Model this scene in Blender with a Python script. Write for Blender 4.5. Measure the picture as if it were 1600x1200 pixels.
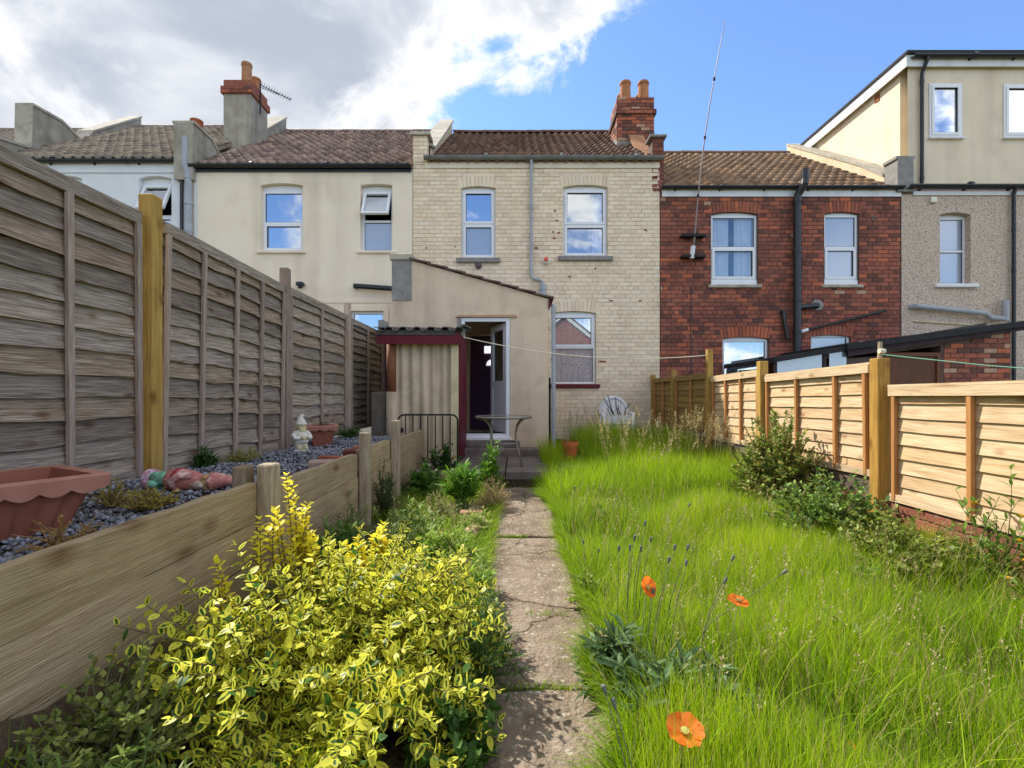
import bpy, math, random
import numpy as np
from mathutils import Vector, Matrix, Euler

for o in list(bpy.data.objects):
    bpy.data.objects.remove(o)
SC = bpy.context.scene
COL = SC.collection
R = random.Random(11)
rng = np.random.default_rng(11)
PI = math.pi

# ------------------------------------------------------------------ camera, sky, sun, exposure
F, CX, CY, CH = 740.0, 805.0, 618.0, 1.2      # survey of the garden: focal length and eye height
cam_d = bpy.data.cameras.new('camera')
cam = bpy.data.objects.new('camera', cam_d)
COL.objects.link(cam)
cam.location = (0, 0, CH)
cam.rotation_euler = (PI / 2, 0, 0)
cam_d.sensor_width = 36.0
cam_d.lens = F / 1600 * 36
cam_d.shift_x = -5 / 1600
cam_d.shift_y = 18 / 1600
cam_d.clip_start = 0.05
cam_d.clip_end = 3000
SC.camera = cam

SUN_TO = Vector((-0.72, 0.62, 1.0)).normalized()     # towards the sun: high, left, behind the houses
sun_d = bpy.data.lights.new('sun', 'SUN')
sun_d.energy = 3.3
sun_d.angle = math.radians(0.53)
sun_d.color = (1.0, 0.95, 0.86)
sun = bpy.data.objects.new('sun', sun_d)
COL.objects.link(sun)
sun.location = (-20, 15, 30)
sun.rotation_euler = (-SUN_TO).to_track_quat('-Z', 'Y').to_euler()

W = bpy.data.worlds.new('World')
SC.world = W
W.use_nodes = True
def make_sky():
    nt = W.node_tree
    for n in list(nt.nodes): nt.nodes.remove(n)
    N = nt.nodes.new; L = nt.links.new
    out = N('ShaderNodeOutputWorld'); bg = N('ShaderNodeBackground')
    bg.inputs['Strength'].default_value = 0.15
    sky = N('ShaderNodeTexSky'); sky.sky_type = 'NISHITA'; sky.sun_disc = False
    sky.sun_elevation = math.asin(SUN_TO.z)
    sky.sun_rotation = math.atan2(SUN_TO.x, SUN_TO.y)
    sky.altitude = 50; sky.air_density = 1.0; sky.dust_density = 0.1; sky.ozone_density = 3.2
    tc = N('ShaderNodeTexCoord')
    def math_(op, a, b=None, clamp=False):
        m = N('ShaderNodeMath'); m.operation = op; m.use_clamp = clamp
        for i, v in enumerate((a, b)):
            if v is None: continue
            if isinstance(v, (int, float)): m.inputs[i].default_value = v
            else: L(v, m.inputs[i])
        return m.outputs[0]
    def noise(scale, detail, rough, dist=0.0, st=(1, 1, 1), off=(0, 0, 0)):
        mp = N('ShaderNodeMapping'); mp.inputs['Scale'].default_value = st; mp.inputs['Location'].default_value = off
        L(tc.outputs['Generated'], mp.inputs[0])
        n = N('ShaderNodeTexNoise'); n.inputs['Scale'].default_value = scale; n.inputs['Detail'].default_value = detail
        n.inputs['Roughness'].default_value = rough; n.inputs['Distortion'].default_value = dist
        L(mp.outputs[0], n.inputs['Vector']); return n.outputs['Fac']
    def dot(v):
        d = N('ShaderNodeVectorMath'); d.operation = 'DOT_PRODUCT'; d.inputs[1].default_value = v
        L(tc.outputs['Generated'], d.inputs[0]); return d.outputs['Value']
    def ramp(fac, a, b):
        m = N('ShaderNodeMapRange'); m.interpolation_type = 'SMOOTHSTEP'
        m.inputs['From Min'].default_value = a; m.inputs['From Max'].default_value = b
        L(fac, m.inputs['Value']); return m.outputs['Result']
    fine = noise(5.0, 12, 0.6, 0.25, (1, 1, 1.25), (0.35, 0.1, 0.2))
    big = noise(1.7, 3, 0.5, 0.0, (1, 1, 1.6), (1.3, 0.4, 0.0))
    # a bank of cumulus over the left of the terrace, broken cloud elsewhere
    bank = math_('SUBTRACT', math_('MULTIPLY', dot((-0.46, -0.46, 0.76)), 2.0), 0.07)
    bank = math_('MINIMUM', math_('MAXIMUM', bank, -0.42), 0.42)
    back = math_('MULTIPLY', ramp(dot((0.0, -1.0, 0.0)), 0.4, 0.85), -0.46)  # cloud low behind the camera thinned, higher cloud kept for whiter fill light
    dens = math_('ADD', math_('ADD', math_('MULTIPLY', fine, 1.15), math_('MULTIPLY', big, 0.6)), math_('ADD', bank, back))
    mask = ramp(dens, 0.86, 1.02)
    thick = ramp(dens, 0.95, 1.22)
    shade = noise(2.6, 8, 0.55, 0.4, (1, 1, 1.5), (2.1, 0.7, 0.3))
    toward = ramp(dot(tuple(SUN_TO)), 0.2, -0.6)          # clouds opposite the sun, out of view, brightened as front lit to fill facades
    body = N('ShaderNodeMix'); body.data_type = 'RGBA'
    L(math_('MULTIPLY', thick, ramp(shade, 0.78, 0.36)), body.inputs[0])
    body.inputs['A'].default_value = (3.7, 3.68, 3.68, 1); body.inputs['B'].default_value = (1.6, 1.78, 2.12, 1)
    lit = N('ShaderNodeMix'); lit.data_type = 'RGBA'
    L(math_('MULTIPLY', toward, 0.85), lit.inputs[0]); L(body.outputs['Result'], lit.inputs['A'])
    lit.inputs['B'].default_value = (10.5, 10.1, 9.5, 1)
    mx = N('ShaderNodeMix'); mx.data_type = 'RGBA'
    sg = N('ShaderNodeMix'); sg.data_type = 'RGBA'; sg.blend_type = 'MULTIPLY'; sg.inputs[0].default_value = 1; L(sky.outputs[0], sg.inputs['A']); sg.inputs['B'].default_value = (.68, .745, .87, 1)
    L(mask, mx.inputs[0]); L(sg.outputs['Result'], mx.inputs['A']); L(lit.outputs['Result'], mx.inputs['B'])
    L(mx.outputs['Result'], bg.inputs['Color']); L(bg.outputs[0], out.inputs[0])
make_sky()
SC.view_settings.view_transform = 'Standard'
SC.view_settings.look = 'None'
SC.view_settings.gamma = 1.0
SC.view_settings.use_curve_mapping = False
SC.view_settings.exposure = 1.12
SC.render.resolution_x, SC.render.resolution_y = 1024, 768
SC.render.engine = 'CYCLES'
SC.cycles.max_bounces = 8

# ------------------------------------------------------------------ helpers
def X(px, Y): return (px - CX) * Y / F
def Z(py, Y): return CH - (py - CY) * Y / F

class MB:
    """collects shapes for ONE mesh; t is the colour written to the 'tint' attribute"""
    def __init__(s, t=(1, 1, 1)):
        s.v = []; s.f = []; s.c = []; s.t = t
    def add(s, vs, fs):
        b = len(s.v); s.v.extend(vs); s.c.extend([s.t] * len(vs))
        s.f.extend([tuple(i + b for i in f) for f in fs]); return b
    def box(s, x0, x1, y0, y1, z0, z1, m=None):
        vs = [(x0, y0, z0), (x1, y0, z0), (x1, y1, z0), (x0, y1, z0), (x0, y0, z1), (x1, y0, z1), (x1, y1, z1), (x0, y1, z1)]
        if m is not None: vs = [tuple(m @ Vector(v)) for v in vs]
        s.add(vs, [(0, 3, 2, 1), (4, 5, 6, 7), (0, 1, 5, 4), (1, 2, 6, 5), (2, 3, 7, 6), (3, 0, 4, 7)]); return s
    def bev(s, x0, x1, y0, y1, z0, z1, b=0.006, m=None):
        """box with chamfered vertical and horizontal edges"""
        vs = []; hx, hy, hz = (x1 - x0) / 2, (y1 - y0) / 2, (z1 - z0) / 2
        cx, cy, cz = (x0 + x1) / 2, (y0 + y1) / 2, (z0 + z1) / 2
        b = min(b, hx * .9, hy * .9, hz * .9)
        idx = {}
        for sx in (-1, 1):
            for sy in (-1, 1):
                for sz in (-1, 1):
                    for k in range(3):
                        d = [hx - b, hy - b, hz - b]; d[k] += b
                        idx[(sx, sy, sz, k)] = len(vs)
                        vs.append((cx + sx * d[0], cy + sy * d[1], cz + sz * d[2]))
        fs = []
        def q(a): fs.append(tuple(a))
        for sg in (-1, 1):
            o = 1 if sg > 0 else -1
            q([idx[(sg, y, z, 0)] for y, z in ((-1, -1), (1, -1), (1, 1), (-1, 1))][::o])
            q([idx[(x, sg, z, 1)] for x, z in ((-1, -1), (-1, 1), (1, 1), (1, -1))][::o])
            q([idx[(x, y, sg, 2)] for x, y in ((-1, -1), (1, -1), (1, 1), (-1, 1))][::o])
        for a in (-1, 1):
            for c in (-1, 1):
                q([idx[(a, c, -1, 0)], idx[(a, c, -1, 1)], idx[(a, c, 1, 1)], idx[(a, c, 1, 0)]])
                q([idx[(a, -1, c, 0)], idx[(a, -1, c, 2)], idx[(a, 1, c, 2)], idx[(a, 1, c, 0)]])
                q([idx[(-1, a, c, 1)], idx[(-1, a, c, 2)], idx[(1, a, c, 2)], idx[(1, a, c, 1)]])
                for d in (-1, 1): q([idx[(a, c, d, 0)], idx[(a, c, d, 1)], idx[(a, c, d, 2)]])
        if m is not None: vs = [tuple(m @ Vector(v)) for v in vs]
        s.add(vs, fs); return s
    def ring(s, x0, x1, z0, z1, w, y0, y1, m=None, wb=None):
        wb = wb or w
        s.box(x0, x0 + w, y0, y1, z0, z1, m); s.box(x1 - w, x1, y0, y1, z0, z1, m)
        s.box(x0 + w, x1 - w, y0, y1, z1 - w, z1, m); s.box(x0 + w, x1 - w, y0, y1, z0, z0 + wb, m); return s
    def prism_x(s, poly, x0, x1):
        """poly in (y, z), counter-clockwise seen from +x"""
        n = len(poly); vs = [(x0, y, z) for y, z in poly] + [(x1, y, z) for y, z in poly]
        fs = [tuple(range(n))[::-1], tuple(range(n, 2 * n))] + [(i, (i + 1) % n, n + (i + 1) % n, n + i) for i in range(n)]
        s.add(vs, fs); return s
    def prism_y(s, poly, y0, y1):
        n = len(poly); vs = [(x, y0, z) for x, z in poly] + [(x, y1, z) for x, z in poly]
        fs = [tuple(range(n)), tuple(range(n, 2 * n))[::-1]] + [(i, n + i, n + (i + 1) % n, (i + 1) % n) for i in range(n)]
        s.add(vs, fs); return s
    def tube(s, pts, r, n=8, cap=True):
        pts = [Vector(p) for p in pts]; k = len(pts)
        rs = r if isinstance(r, (list, tuple)) else [r] * k
        up = None; vs = []
        for i, p in enumerate(pts):
            d = (pts[min(i + 1, k - 1)] - pts[max(i - 1, 0)]).normalized()
            if up is None:
                a = Vector((0, 0, 1)) if abs(d.z) < .9 else Vector((1, 0, 0))
                up = (a - d * a.dot(d)).normalized()
            else:
                up = (up - d * up.dot(d)).normalized()
            sd = d.cross(up)
            for j in range(n):
                t = 2 * PI * j / n
                vs.append(tuple(p + (up * math.cos(t) + sd * math.sin(t)) * rs[i]))
        fs = []
        for i in range(k - 1):
            for j in range(n):
                a = i * n + j; b = i * n + (j + 1) % n
                fs.append((a, b, b + n, a + n))
        if cap: fs += [tuple(range(n))[::-1], tuple(range((k - 1) * n, k * n))]
        s.add(vs, fs); return s
    def lathe(s, prof, n=16, c=(0, 0, 0), m=None, sx=1, sy=1):
        vs = []
        for r, z in prof:
            for j in range(n):
                t = 2 * PI * j / n; vs.append((c[0] + r * math.cos(t) * sx, c[1] + r * math.sin(t) * sy, c[2] + z))
        if m is not None: vs = [tuple(m @ Vector(v)) for v in vs]
        k = len(prof); fs = []
        for i in range(k - 1):
            for j in range(n):
                a = i * n + j; b = i * n + (j + 1) % n; fs.append((a, b, b + n, a + n))
        fs += [tuple(range(n))[::-1], tuple(range((k - 1) * n, k * n))]
        s.add(vs, fs); return s
    def ball(s, c, r, n=12, k=8, m=None):
        prof = [(math.sin(PI * i / k), -math.cos(PI * i / k)) for i in range(k + 1)]
        prof[0] = (0.02, -1); prof[-1] = (0.02, 1)
        vs = []
        for a, z in prof:
            for j in range(n):
                t = 2 * PI * j / n
                vs.append((c[0] + r[0] * a * math.cos(t), c[1] + r[1] * a * math.sin(t), c[2] + r[2] * z))
        if m is not None: vs = [tuple(m @ Vector(v)) for v in vs]
        fs = []
        for i in range(k):
            for j in range(n):
                a = i * n + j; b = i * n + (j + 1) % n; fs.append((a, b, b + n, a + n))
        fs += [tuple(range(n))[::-1], tuple(range(k * n, (k + 1) * n))]
        s.add(vs, fs); return s
    def mesh(s, name, mat, smooth=False):
        me = bpy.data.meshes.new(name); me.from_pydata(s.v, [], s.f)
        a = me.attributes.new('tint', 'FLOAT_COLOR', 'POINT')
        c = np.ones((len(s.v), 4), np.float32)
        c[:, :3] = np.array([t[:3] for t in s.c], np.float32).reshape(-1, 3)
        a.data.foreach_set('color', c.ravel())
        if smooth: me.polygons.foreach_set('use_smooth', [True] * len(me.polygons))
        me.materials.append(mat); me.update(); return me
    def build(s, name, mat, parent=None, smooth=False, kind=None):
        return link(name, s.mesh(name, mat, smooth), parent, kind)

def link(name, me, parent=None, kind=None, loc=None, rot=None):
    o = bpy.data.objects.new(name, me); COL.objects.link(o)
    if loc is not None: o.location = loc
    if rot is not None: o.rotation_euler = rot
    if parent is not None: attach(o, parent)
    if kind: o['kind'] = kind
    return o
def attach(o, parent):
    o.parent = parent
    if parent.get('_base'):
        o.matrix_parent_inverse = Matrix.Translation(-Vector(parent['_base']))
def thing(name, label, cat, base=(0, 0, 0), group=None):
    o = bpy.data.objects.new(name, None); COL.objects.link(o); o.location = base; o.empty_display_size = .1
    o['_base'] = list(map(float, base)); o['label'] = label; o['category'] = cat
    if group: o['group'] = group
    return o
def tag(o, label, cat, group=None):
    o['label'] = label; o['category'] = cat
    if group: o['group'] = group
    return o
def np_mesh(name, V, T, C, mat, smooth=False):
    """triangles T (n,3) over V (m,3) with colours C (m,4)"""
    me = bpy.data.meshes.new(name)
    V = np.ascontiguousarray(V, np.float32); T = np.ascontiguousarray(T, np.int32)
    me.vertices.add(len(V)); me.vertices.foreach_set('co', V.ravel())
    me.loops.add(T.size); me.loops.foreach_set('vertex_index', T.ravel())
    me.polygons.add(len(T)); me.polygons.foreach_set('loop_start', np.arange(0, T.size, 3, dtype=np.int32))
    me.polygons.foreach_set('loop_total', np.full(len(T), 3, np.int32))
    if smooth: me.polygons.foreach_set('use_smooth', np.ones(len(T), bool))
    me.update(calc_edges=True)
    a = me.attributes.new('tint', 'FLOAT_COLOR', 'POINT')
    C = np.asarray(C, np.float32)
    if C.shape[1] == 3: C = np.hstack([C, np.ones((len(C), 1), np.float32)])
    a.data.foreach_set('color', np.ascontiguousarray(C).ravel())
    me.materials.append(mat); return me

# ------------------------------------------------------------------ procedural materials
def material(name, stops, scale=6.0, stretch=(1, 1, 1), detail=6, rough=0.8, bump=0.25, bscale=None, bdist=0.01,
             spec=0.3, dirt=None, dirtcol=(0.25, 0.22, 0.2), knots=0, metal=0.0, lines=None, speck=None, cracks=0):
    m = bpy.data.materials.new(name); m.use_nodes = True; nt = m.node_tree
    N = nt.nodes.new; L = nt.links.new
    bs = nt.nodes['Principled BSDF']
    geo = N('ShaderNodeNewGeometry'); mp = N('ShaderNodeMapping'); mp.inputs['Scale'].default_value = stretch
    L(geo.outputs['Position'], mp.inputs[0])
    nz = N('ShaderNodeTexNoise'); nz.inputs['Scale'].default_value = scale; nz.inputs['Detail'].default_value = detail
    nz.inputs['Roughness'].default_value = 0.6; nz.inputs['Distortion'].default_value = 0.3
    L(mp.outputs[0], nz.inputs['Vector'])
    rp = N('ShaderNodeValToRGB'); L(nz.outputs['Fac'], rp.inputs[0])
    els = rp.color_ramp.elements
    while len(els) < len(stops): els.new(0.5)
    for e, (p, c) in zip(els, stops): e.position = p; e.color = (*c, 1)
    col = rp.outputs['Color']
    def mix(mode, fac, a, b):
        x = N('ShaderNodeMix'); x.data_type = 'RGBA'; x.blend_type = mode
        if isinstance(fac, (int, float)): x.inputs[0].default_value = fac
        else: L(fac, x.inputs[0])
        L(a, x.inputs['A'])
        if isinstance(b, tuple): x.inputs['B'].default_value = (*b, 1)
        else: L(b, x.inputs['B'])
        return x.outputs['Result']
    at = N('ShaderNodeAttribute'); at.attribute_name = 'tint'
    col = mix('MULTIPLY', 1.0, col, at.outputs['Color'])
    def rangef(v, a, b, lo=0.0, hi=1.0):
        r = N('ShaderNodeMapRange'); r.inputs['From Min'].default_value = a; r.inputs['From Max'].default_value = b
        r.inputs['To Min'].default_value = lo; r.inputs['To Max'].default_value = hi
        L(v, r.inputs['Value']); return r.outputs['Result']
    if speck:      # (scale, colour, threshold, strength)
        v = N('ShaderNodeTexVoronoi'); v.inputs['Scale'].default_value = speck[0]; L(geo.outputs['Position'], v.inputs['Vector'])
        sp = N('ShaderNodeSeparateColor'); L(v.outputs['Color'], sp.inputs[0])
        col = mix('MIX', rangef(sp.outputs[0], speck[2], speck[2] + .04, 0, speck[3]), col, speck[1])
    if knots:
        v = N('ShaderNodeTexVoronoi'); v.inputs['Scale'].default_value = knots
        mk = N('ShaderNodeMapping'); mk.inputs['Scale'].default_value = tuple(1.0 if q > 5 else 0.55 for q in stretch)
        L(geo.outputs['Position'], mk.inputs[0]); L(mk.outputs[0], v.inputs['Vector'])
        col = mix('MULTIPLY', rangef(v.outputs['Distance'], 0.22, 0.06, 0, 0.8), col, (0.42, 0.28, 0.17))
    if dirt:       # (scale, strength, from, to)
        d = N('ShaderNodeTexNoise'); d.inputs['Scale'].default_value = dirt[0]; d.inputs['Detail'].default_value = 7
        d.inputs['Roughness'].default_value = 0.65
        L(geo.outputs['Position'], d.inputs['Vector'])
        col = mix('MULTIPLY', rangef(d.outputs['Fac'], dirt[2], dirt[3], 0, dirt[1]), col, dirtcol)
    if cracks:
        wv = N('ShaderNodeTexNoise'); wv.inputs['Scale'].default_value = 4; wv.inputs['Detail'].default_value = 6; L(geo.outputs['Position'], wv.inputs['Vector'])
        ad = N('ShaderNodeVectorMath'); ad.operation = 'MULTIPLY_ADD'; L(wv.outputs['Color'], ad.inputs[0]); ad.inputs[1].default_value = (.35, .35, 0); L(geo.outputs['Position'], ad.inputs[2])
        cv = N('ShaderNodeTexVoronoi'); cv.feature = 'DISTANCE_TO_EDGE'; cv.inputs['Scale'].default_value = cracks; L(ad.outputs[0], cv.inputs['Vector'])
        col = mix('MULTIPLY', rangef(cv.outputs['Distance'], .012, .004, 0, .8), col, (.25, .2, .16))
    if lines:      # vertical streaks
        d = N('ShaderNodeTexNoise'); d.inputs['Scale'].default_value = 1.0; d.inputs['Detail'].default_value = 5
        ml = N('ShaderNodeMapping'); ml.inputs['Scale'].default_value = (lines[0], lines[0], lines[0] * .08)
        L(geo.outputs['Position'], ml.inputs[0]); L(ml.outputs[0], d.inputs['Vector'])
        col = mix('MULTIPLY', rangef(d.outputs['Fac'], .5, .72, 0, lines[1]), col, (0.45, 0.4, 0.36))
    L(col, bs.inputs['Base Color'])
    bs.inputs['Roughness'].default_value = rough; bs.inputs['Metallic'].default_value = metal
    bs.inputs['Specular IOR Level'].default_value = spec
    if bump:
        b = N('ShaderNodeTexNoise'); b.inputs['Scale'].default_value = bscale or scale * 2.5; b.inputs['Detail'].default_value = 6
        L(mp.outputs[0], b.inputs['Vector'])
        bp = N('ShaderNodeBump'); bp.inputs['Strength'].default_value = bump; bp.inputs['Distance'].default_value = bdist
        L(b.outputs['Fac'], bp.inputs['Height']); L(bp.outputs[0], bs.inputs['Normal'])
    return m
def two(a, b): return [(0.3, a), (0.7, b)]
def leafmat(name, trans=0.45, rough=0.5, varieg=False, spec=0.25):
    """leaf: colour from the tint attribute (alpha = margin coordinate), some light comes through"""
    m = bpy.data.materials.new(name); m.use_nodes = True; nt = m.node_tree; N = nt.nodes.new; L = nt.links.new
    for n in list(nt.nodes): nt.nodes.remove(n)
    out = N('ShaderNodeOutputMaterial'); at = N('ShaderNodeAttribute'); at.attribute_name = 'tint'
    col = at.outputs['Color']
    if varieg:
        geo = N('ShaderNodeNewGeometry'); nz = N('ShaderNodeTexNoise'); nz.inputs['Scale'].default_value = 95; nz.inputs['Detail'].default_value = 3
        L(geo.outputs['Position'], nz.inputs['Vector'])
        ad = N('ShaderNodeMath'); ad.operation = 'MULTIPLY_ADD'; L(nz.outputs['Fac'], ad.inputs[0]); ad.inputs[1].default_value = 0.95; L(at.outputs['Alpha'], ad.inputs[2])
        r = N('ShaderNodeMapRange'); r.inputs['From Min'].default_value = 0.66; r.inputs['From Max'].default_value = 0.78; L(ad.outputs[0], r.inputs['Value'])
        x = N('ShaderNodeMix'); x.data_type = 'RGBA'; L(r.outputs['Result'], x.inputs[0]); x.inputs['A'].default_value = (0.05, 0.115, 0.018, 1); L(col, x.inputs['B'])
        col = x.outputs['Result']
    p = N('ShaderNodeBsdfPrincipled'); L(col, p.inputs['Base Color']); p.inputs['Roughness'].default_value = rough
    p.inputs['Specular IOR Level'].default_value = spec
    t = N('ShaderNodeBsdfTranslucent'); L(col, t.inputs['Color'])
    ms = N('ShaderNodeMixShader'); ms.inputs[0].default_value = trans
    L(p.outputs[0], ms.inputs[1]); L(t.outputs[0], ms.inputs[2]); L(ms.outputs[0], out.inputs[0])
    return m
def glassmat(name, refl=0.4, tint=(0.9, 0.95, 1.0), rough=0.0, diffuse=None):
    m = bpy.data.materials.new(name); m.use_nodes = True; nt = m.node_tree; N = nt.nodes.new; L = nt.links.new
    for n in list(nt.nodes): nt.nodes.remove(n)
    out = N('ShaderNodeOutputMaterial'); g = N('ShaderNodeBsdfGlossy'); g.inputs['Roughness'].default_value = rough; g.inputs['Color'].default_value = (*tint, 1)
    if diffuse: a = N('ShaderNodeBsdfDiffuse'); a.inputs['Color'].default_value = (*diffuse, 1)
    else: a = N('ShaderNodeBsdfTransparent'); a.inputs['Color'].default_value = (0.93, 0.95, 0.95, 1)
    lw = N('ShaderNodeLayerWeight'); lw.inputs['Blend'].default_value = 0.25
    ad = N('ShaderNodeMath'); ad.operation = 'ADD'; ad.use_clamp = True; L(lw.outputs['Fresnel'], ad.inputs[0]); ad.inputs[1].default_value = refl
    if diffuse or rough:
        geo = N('ShaderNodeNewGeometry'); nz = N('ShaderNodeTexNoise'); nz.inputs['Scale'].default_value = 90
        L(geo.outputs['Position'], nz.inputs['Vector']); bp = N('ShaderNodeBump'); bp.inputs['Strength'].default_value = 0.25; bp.inputs['Distance'].default_value = 0.004
        L(nz.outputs['Fac'], bp.inputs['Height']); L(bp.outputs[0], g.inputs['Normal'])
    ms = N('ShaderNodeMixShader'); L(ad.outputs[0], ms.inputs[0]); L(a.outputs[0], ms.inputs[1]); L(g.outputs[0], ms.inputs[2]); L(ms.outputs[0], out.inputs[0])
    return m

M = {}
M['white_render'] = material('white_render', two((.74, .75, .76), (.8, .8, .8)), 3, rough=.9, bump=.3, bscale=60, lines=(2.2, .12))
M['cream_render'] = material('cream_render', two((.87, .735, .565), (.91, .785, .615)), 2, rough=.9, bump=.35, bscale=70, dirt=(0.9, .45, .5, .75), dirtcol=(.62, .58, .52), lines=(1.6, .4))
M['paint_brick'] = material('painted_brick', two((.84, .69, .51), (.90, .77, .59)), 5, rough=.75, bump=.5, bscale=60, dirt=(1.6, .35, .52, .75), dirtcol=(.62, .55, .45), speck=None)
M['paint_mortar'] = material('painted_mortar', [(.45, (.78, .64, .46)), (.60, (.64, .52, .37)), (.74, (.24, .18, .13))], 3.5, detail=9, rough=.95, bump=.4, bscale=80)
M['red_brick'] = material('red_brick', two((.27, .092, .06), (.40, .145, .09)), 14, rough=.9, bump=.6, bscale=70, dirt=(1.3, .55, .48, .72), dirtcol=(.45, .38, .38))
M['red_mortar'] = material('red_mortar', two((.09, .062, .052), (.18, .125, .10)), 4, rough=.95, bump=.4, bscale=80)
M['ext_render'] = material('old_render', [(.3, (.61, .47, .335)), (.55, (.73, .58, .42)), (.75, (.67, .52, .375))], 2.2, detail=9, rough=.92, bump=.45, bscale=40, dirt=(1.8, .45, .52, .75), dirtcol=(.6, .55, .5), lines=(2.5, .35))
M['cement'] = material('cement', two((.21, .2, .19), (.33, .31, .28)), 7, rough=.95, bump=.5, bscale=50)
M['parapet'] = material('weathered_render', two((.27, .24, .19), (.46, .42, .34)), 3, detail=8, rough=.95, bump=.4, bscale=40, lines=(3, .6))
M['parapet_cream'] = material('cream_parapet_render', two((.66, .52, .35), (.75, .62, .44)), 3, rough=.95, bump=.4, bscale=40, lines=(3, .3))
M['coping'] = material('coping_stone', two((.40, .36, .29), (.55, .5, .41)), 5, detail=8, rough=.95, bump=.5, bscale=50, dirt=(4, .5, .5, .7))
M['pebbledash'] = material('pebbledash', two((.60, .475, .37), (.78, .635, .505)), 40, rough=.95, bump=1.0, bscale=55, bdist=.02, speck=(75, (.26, .18, .13), .72, .8))
M['dormer'] = material('dormer_render', two((.78, .65, .47), (.85, .73, .54)), 2, rough=.92, bump=.3, bscale=50, lines=(1.8, .3), dirt=(1.2, .25, .55, .8))
M['pvc'] = material('white_upvc', two((.78, .79, .81), (.82, .83, .84)), 3, rough=.35, bump=0, spec=.5, dirt=(6, .2, .5, .8), dirtcol=(.7, .68, .66))
M['fascia_white'] = material('white_fascia', two((.76, .76, .76), (.82, .82, .81)), 3, rough=.6, bump=.05, lines=(4, .25))
M['black_plastic'] = material('black_plastic', two((.012, .013, .016), (.022, .023, .027)), 6, rough=.4, bump=.05, spec=.5)
M['grey_plastic'] = material('grey_plastic', two((.34, .36, .39), (.42, .44, .47)), 5, rough=.5, bump=.05, spec=.4, dirt=(4, .35, .5, .7), dirtcol=(.5, .48, .45))
M['grey_gutter'] = material('grey_gutter', two((.17, .17, .16), (.25, .25, .24)), 4, rough=.6, bump=.1, dirt=(5, .5, .5, .7))
M['tile_brown'] = material('tile_brown', two((.135, .075, .052), (.235, .145, .10)), 9, rough=.85, bump=.4, bscale=60, dirt=(3, .5, .5, .7))
M['tile_tan'] = material('tile_tan', two((.23, .14, .085), (.36, .235, .145)), 9, rough=.85, bump=.4, bscale=60, dirt=(3, .45, .5, .7))
M['tile_grey'] = material('tile_grey', two((.24, .185, .135), (.39, .315, .235)), 9, rough=.85, bump=.4, bscale=60, dirt=(3, .45, .5, .7))
M['tile_dark'] = material('tile_dark', two((.20, .128, .098), (.38, .265, .205)), 11, rough=.7, bump=.4, bscale=60, dirt=(3, .6, .48, .7), spec=.4)
M['terracotta'] = material('terracotta_pot', two((.36, .17, .085), (.48, .25, .13)), 6, rough=.85, bump=.3, bscale=50, dirt=(5, .5, .5, .72))
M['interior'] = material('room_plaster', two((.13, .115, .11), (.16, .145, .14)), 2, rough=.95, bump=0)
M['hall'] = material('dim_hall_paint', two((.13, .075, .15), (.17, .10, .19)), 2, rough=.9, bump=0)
M['curtain'] = material('curtain_cloth', two((.74, .76, .8), (.82, .83, .86)), 6, rough=.95, bump=.1)
M['lace'] = material('net_curtain', [(.42, (.5, .51, .53)), (.5, (.82, .83, .84)), (.58, (.9, .9, .9))], 38, detail=3, rough=.95, bump=.2)
M['maroon'] = material('maroon_paint', two((.10, .007, .017), (.15, .011, .025)), 8, rough=.55, bump=.2, bscale=40, dirt=(9, .5, .55, .75))
M['asbestos'] = material('corrugated_sheet', two((.56, .44, .30), (.66, .54, .39)), 4, rough=.9, bump=.3, bscale=60, lines=(6, .6), dirt=(2.5, .45, .5, .75))
M['roof_sheet'] = material('weathered_roof_sheet', two((.05, .047, .042), (.14, .13, .12)), 8, detail=9, rough=.95, bump=.5, bscale=50)
M['rust_brown'] = material('brown_pipe', two((.20, .075, .035), (.27, .105, .05)), 5, rough=.75, bump=.2, dirt=(6, .4, .5, .7))
M['cream_paint'] = material('cream_paint', two((.62, .52, .31), (.70, .60, .38)), 5, rough=.7, bump=.2, dirt=(6, .35, .5, .75))
M['fence_old'] = material('weathered_fence_board', [(.30, (.17, .13, .10)), (.45, (.33, .265, .205)), (.57, (.45, .37, .295)), (.70, (.62, .53, .435))], 6, (9, .7, 16), 12, rough=.92, bump=1.0, bscale=9, bdist=.02, knots=6.5)
M['fence_old_v'] = material('weathered_fence_batten', two((.24, .175, .14), (.46, .36, .29)), 4, (14, 14, 1.2), 7, rough=.92, bump=.5, bscale=7)
M['fence_new'] = material('new_fence_board', [(.27, (.42, .265, .14)), (.48, (.59, .43, .265)), (.70, (.69, .54, .365))], 3, (9, 1.1, 14), 7, rough=.8, bump=.3, bscale=7, knots=6.5)
M['fence_new_v'] = material('orange_batten', two((.40, .17, .05), (.54, .26, .09)), 3, (12, 12, 1.2), 6, rough=.8, bump=.3, bscale=7)
M['post_yellow'] = material('treated_post', two((.32, .18, .035), (.55, .35, .09)), 4, (14, 14, .8), 9, rough=.8, bump=.6, bscale=8, knots=6, dirt=(4, .4, .5, .75))
M['post_green'] = material('treated_dark_board', two((.24, .15, .045), (.34, .22, .075)), 2.5, (10, 1, 10), 7, rough=.85, bump=.3, bscale=8)
M['sleeper'] = material('retaining_board', [(.25, (.30, .215, .12)), (.5, (.41, .31, .185)), (.75, (.52, .42, .28))], 3.0, (9, 1.0, 20), 12, rough=.9, bump=.6, bscale=9, bdist=.015, knots=4.5, dirt=(2.2, .4, .5, .75))
M['sleeper_v'] = material('retaining_post', two((.24, .18, .11), (.46, .38, .27)), 3, (12, 12, 1.5), 7, rough=.92, bump=.6, bscale=8)
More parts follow.
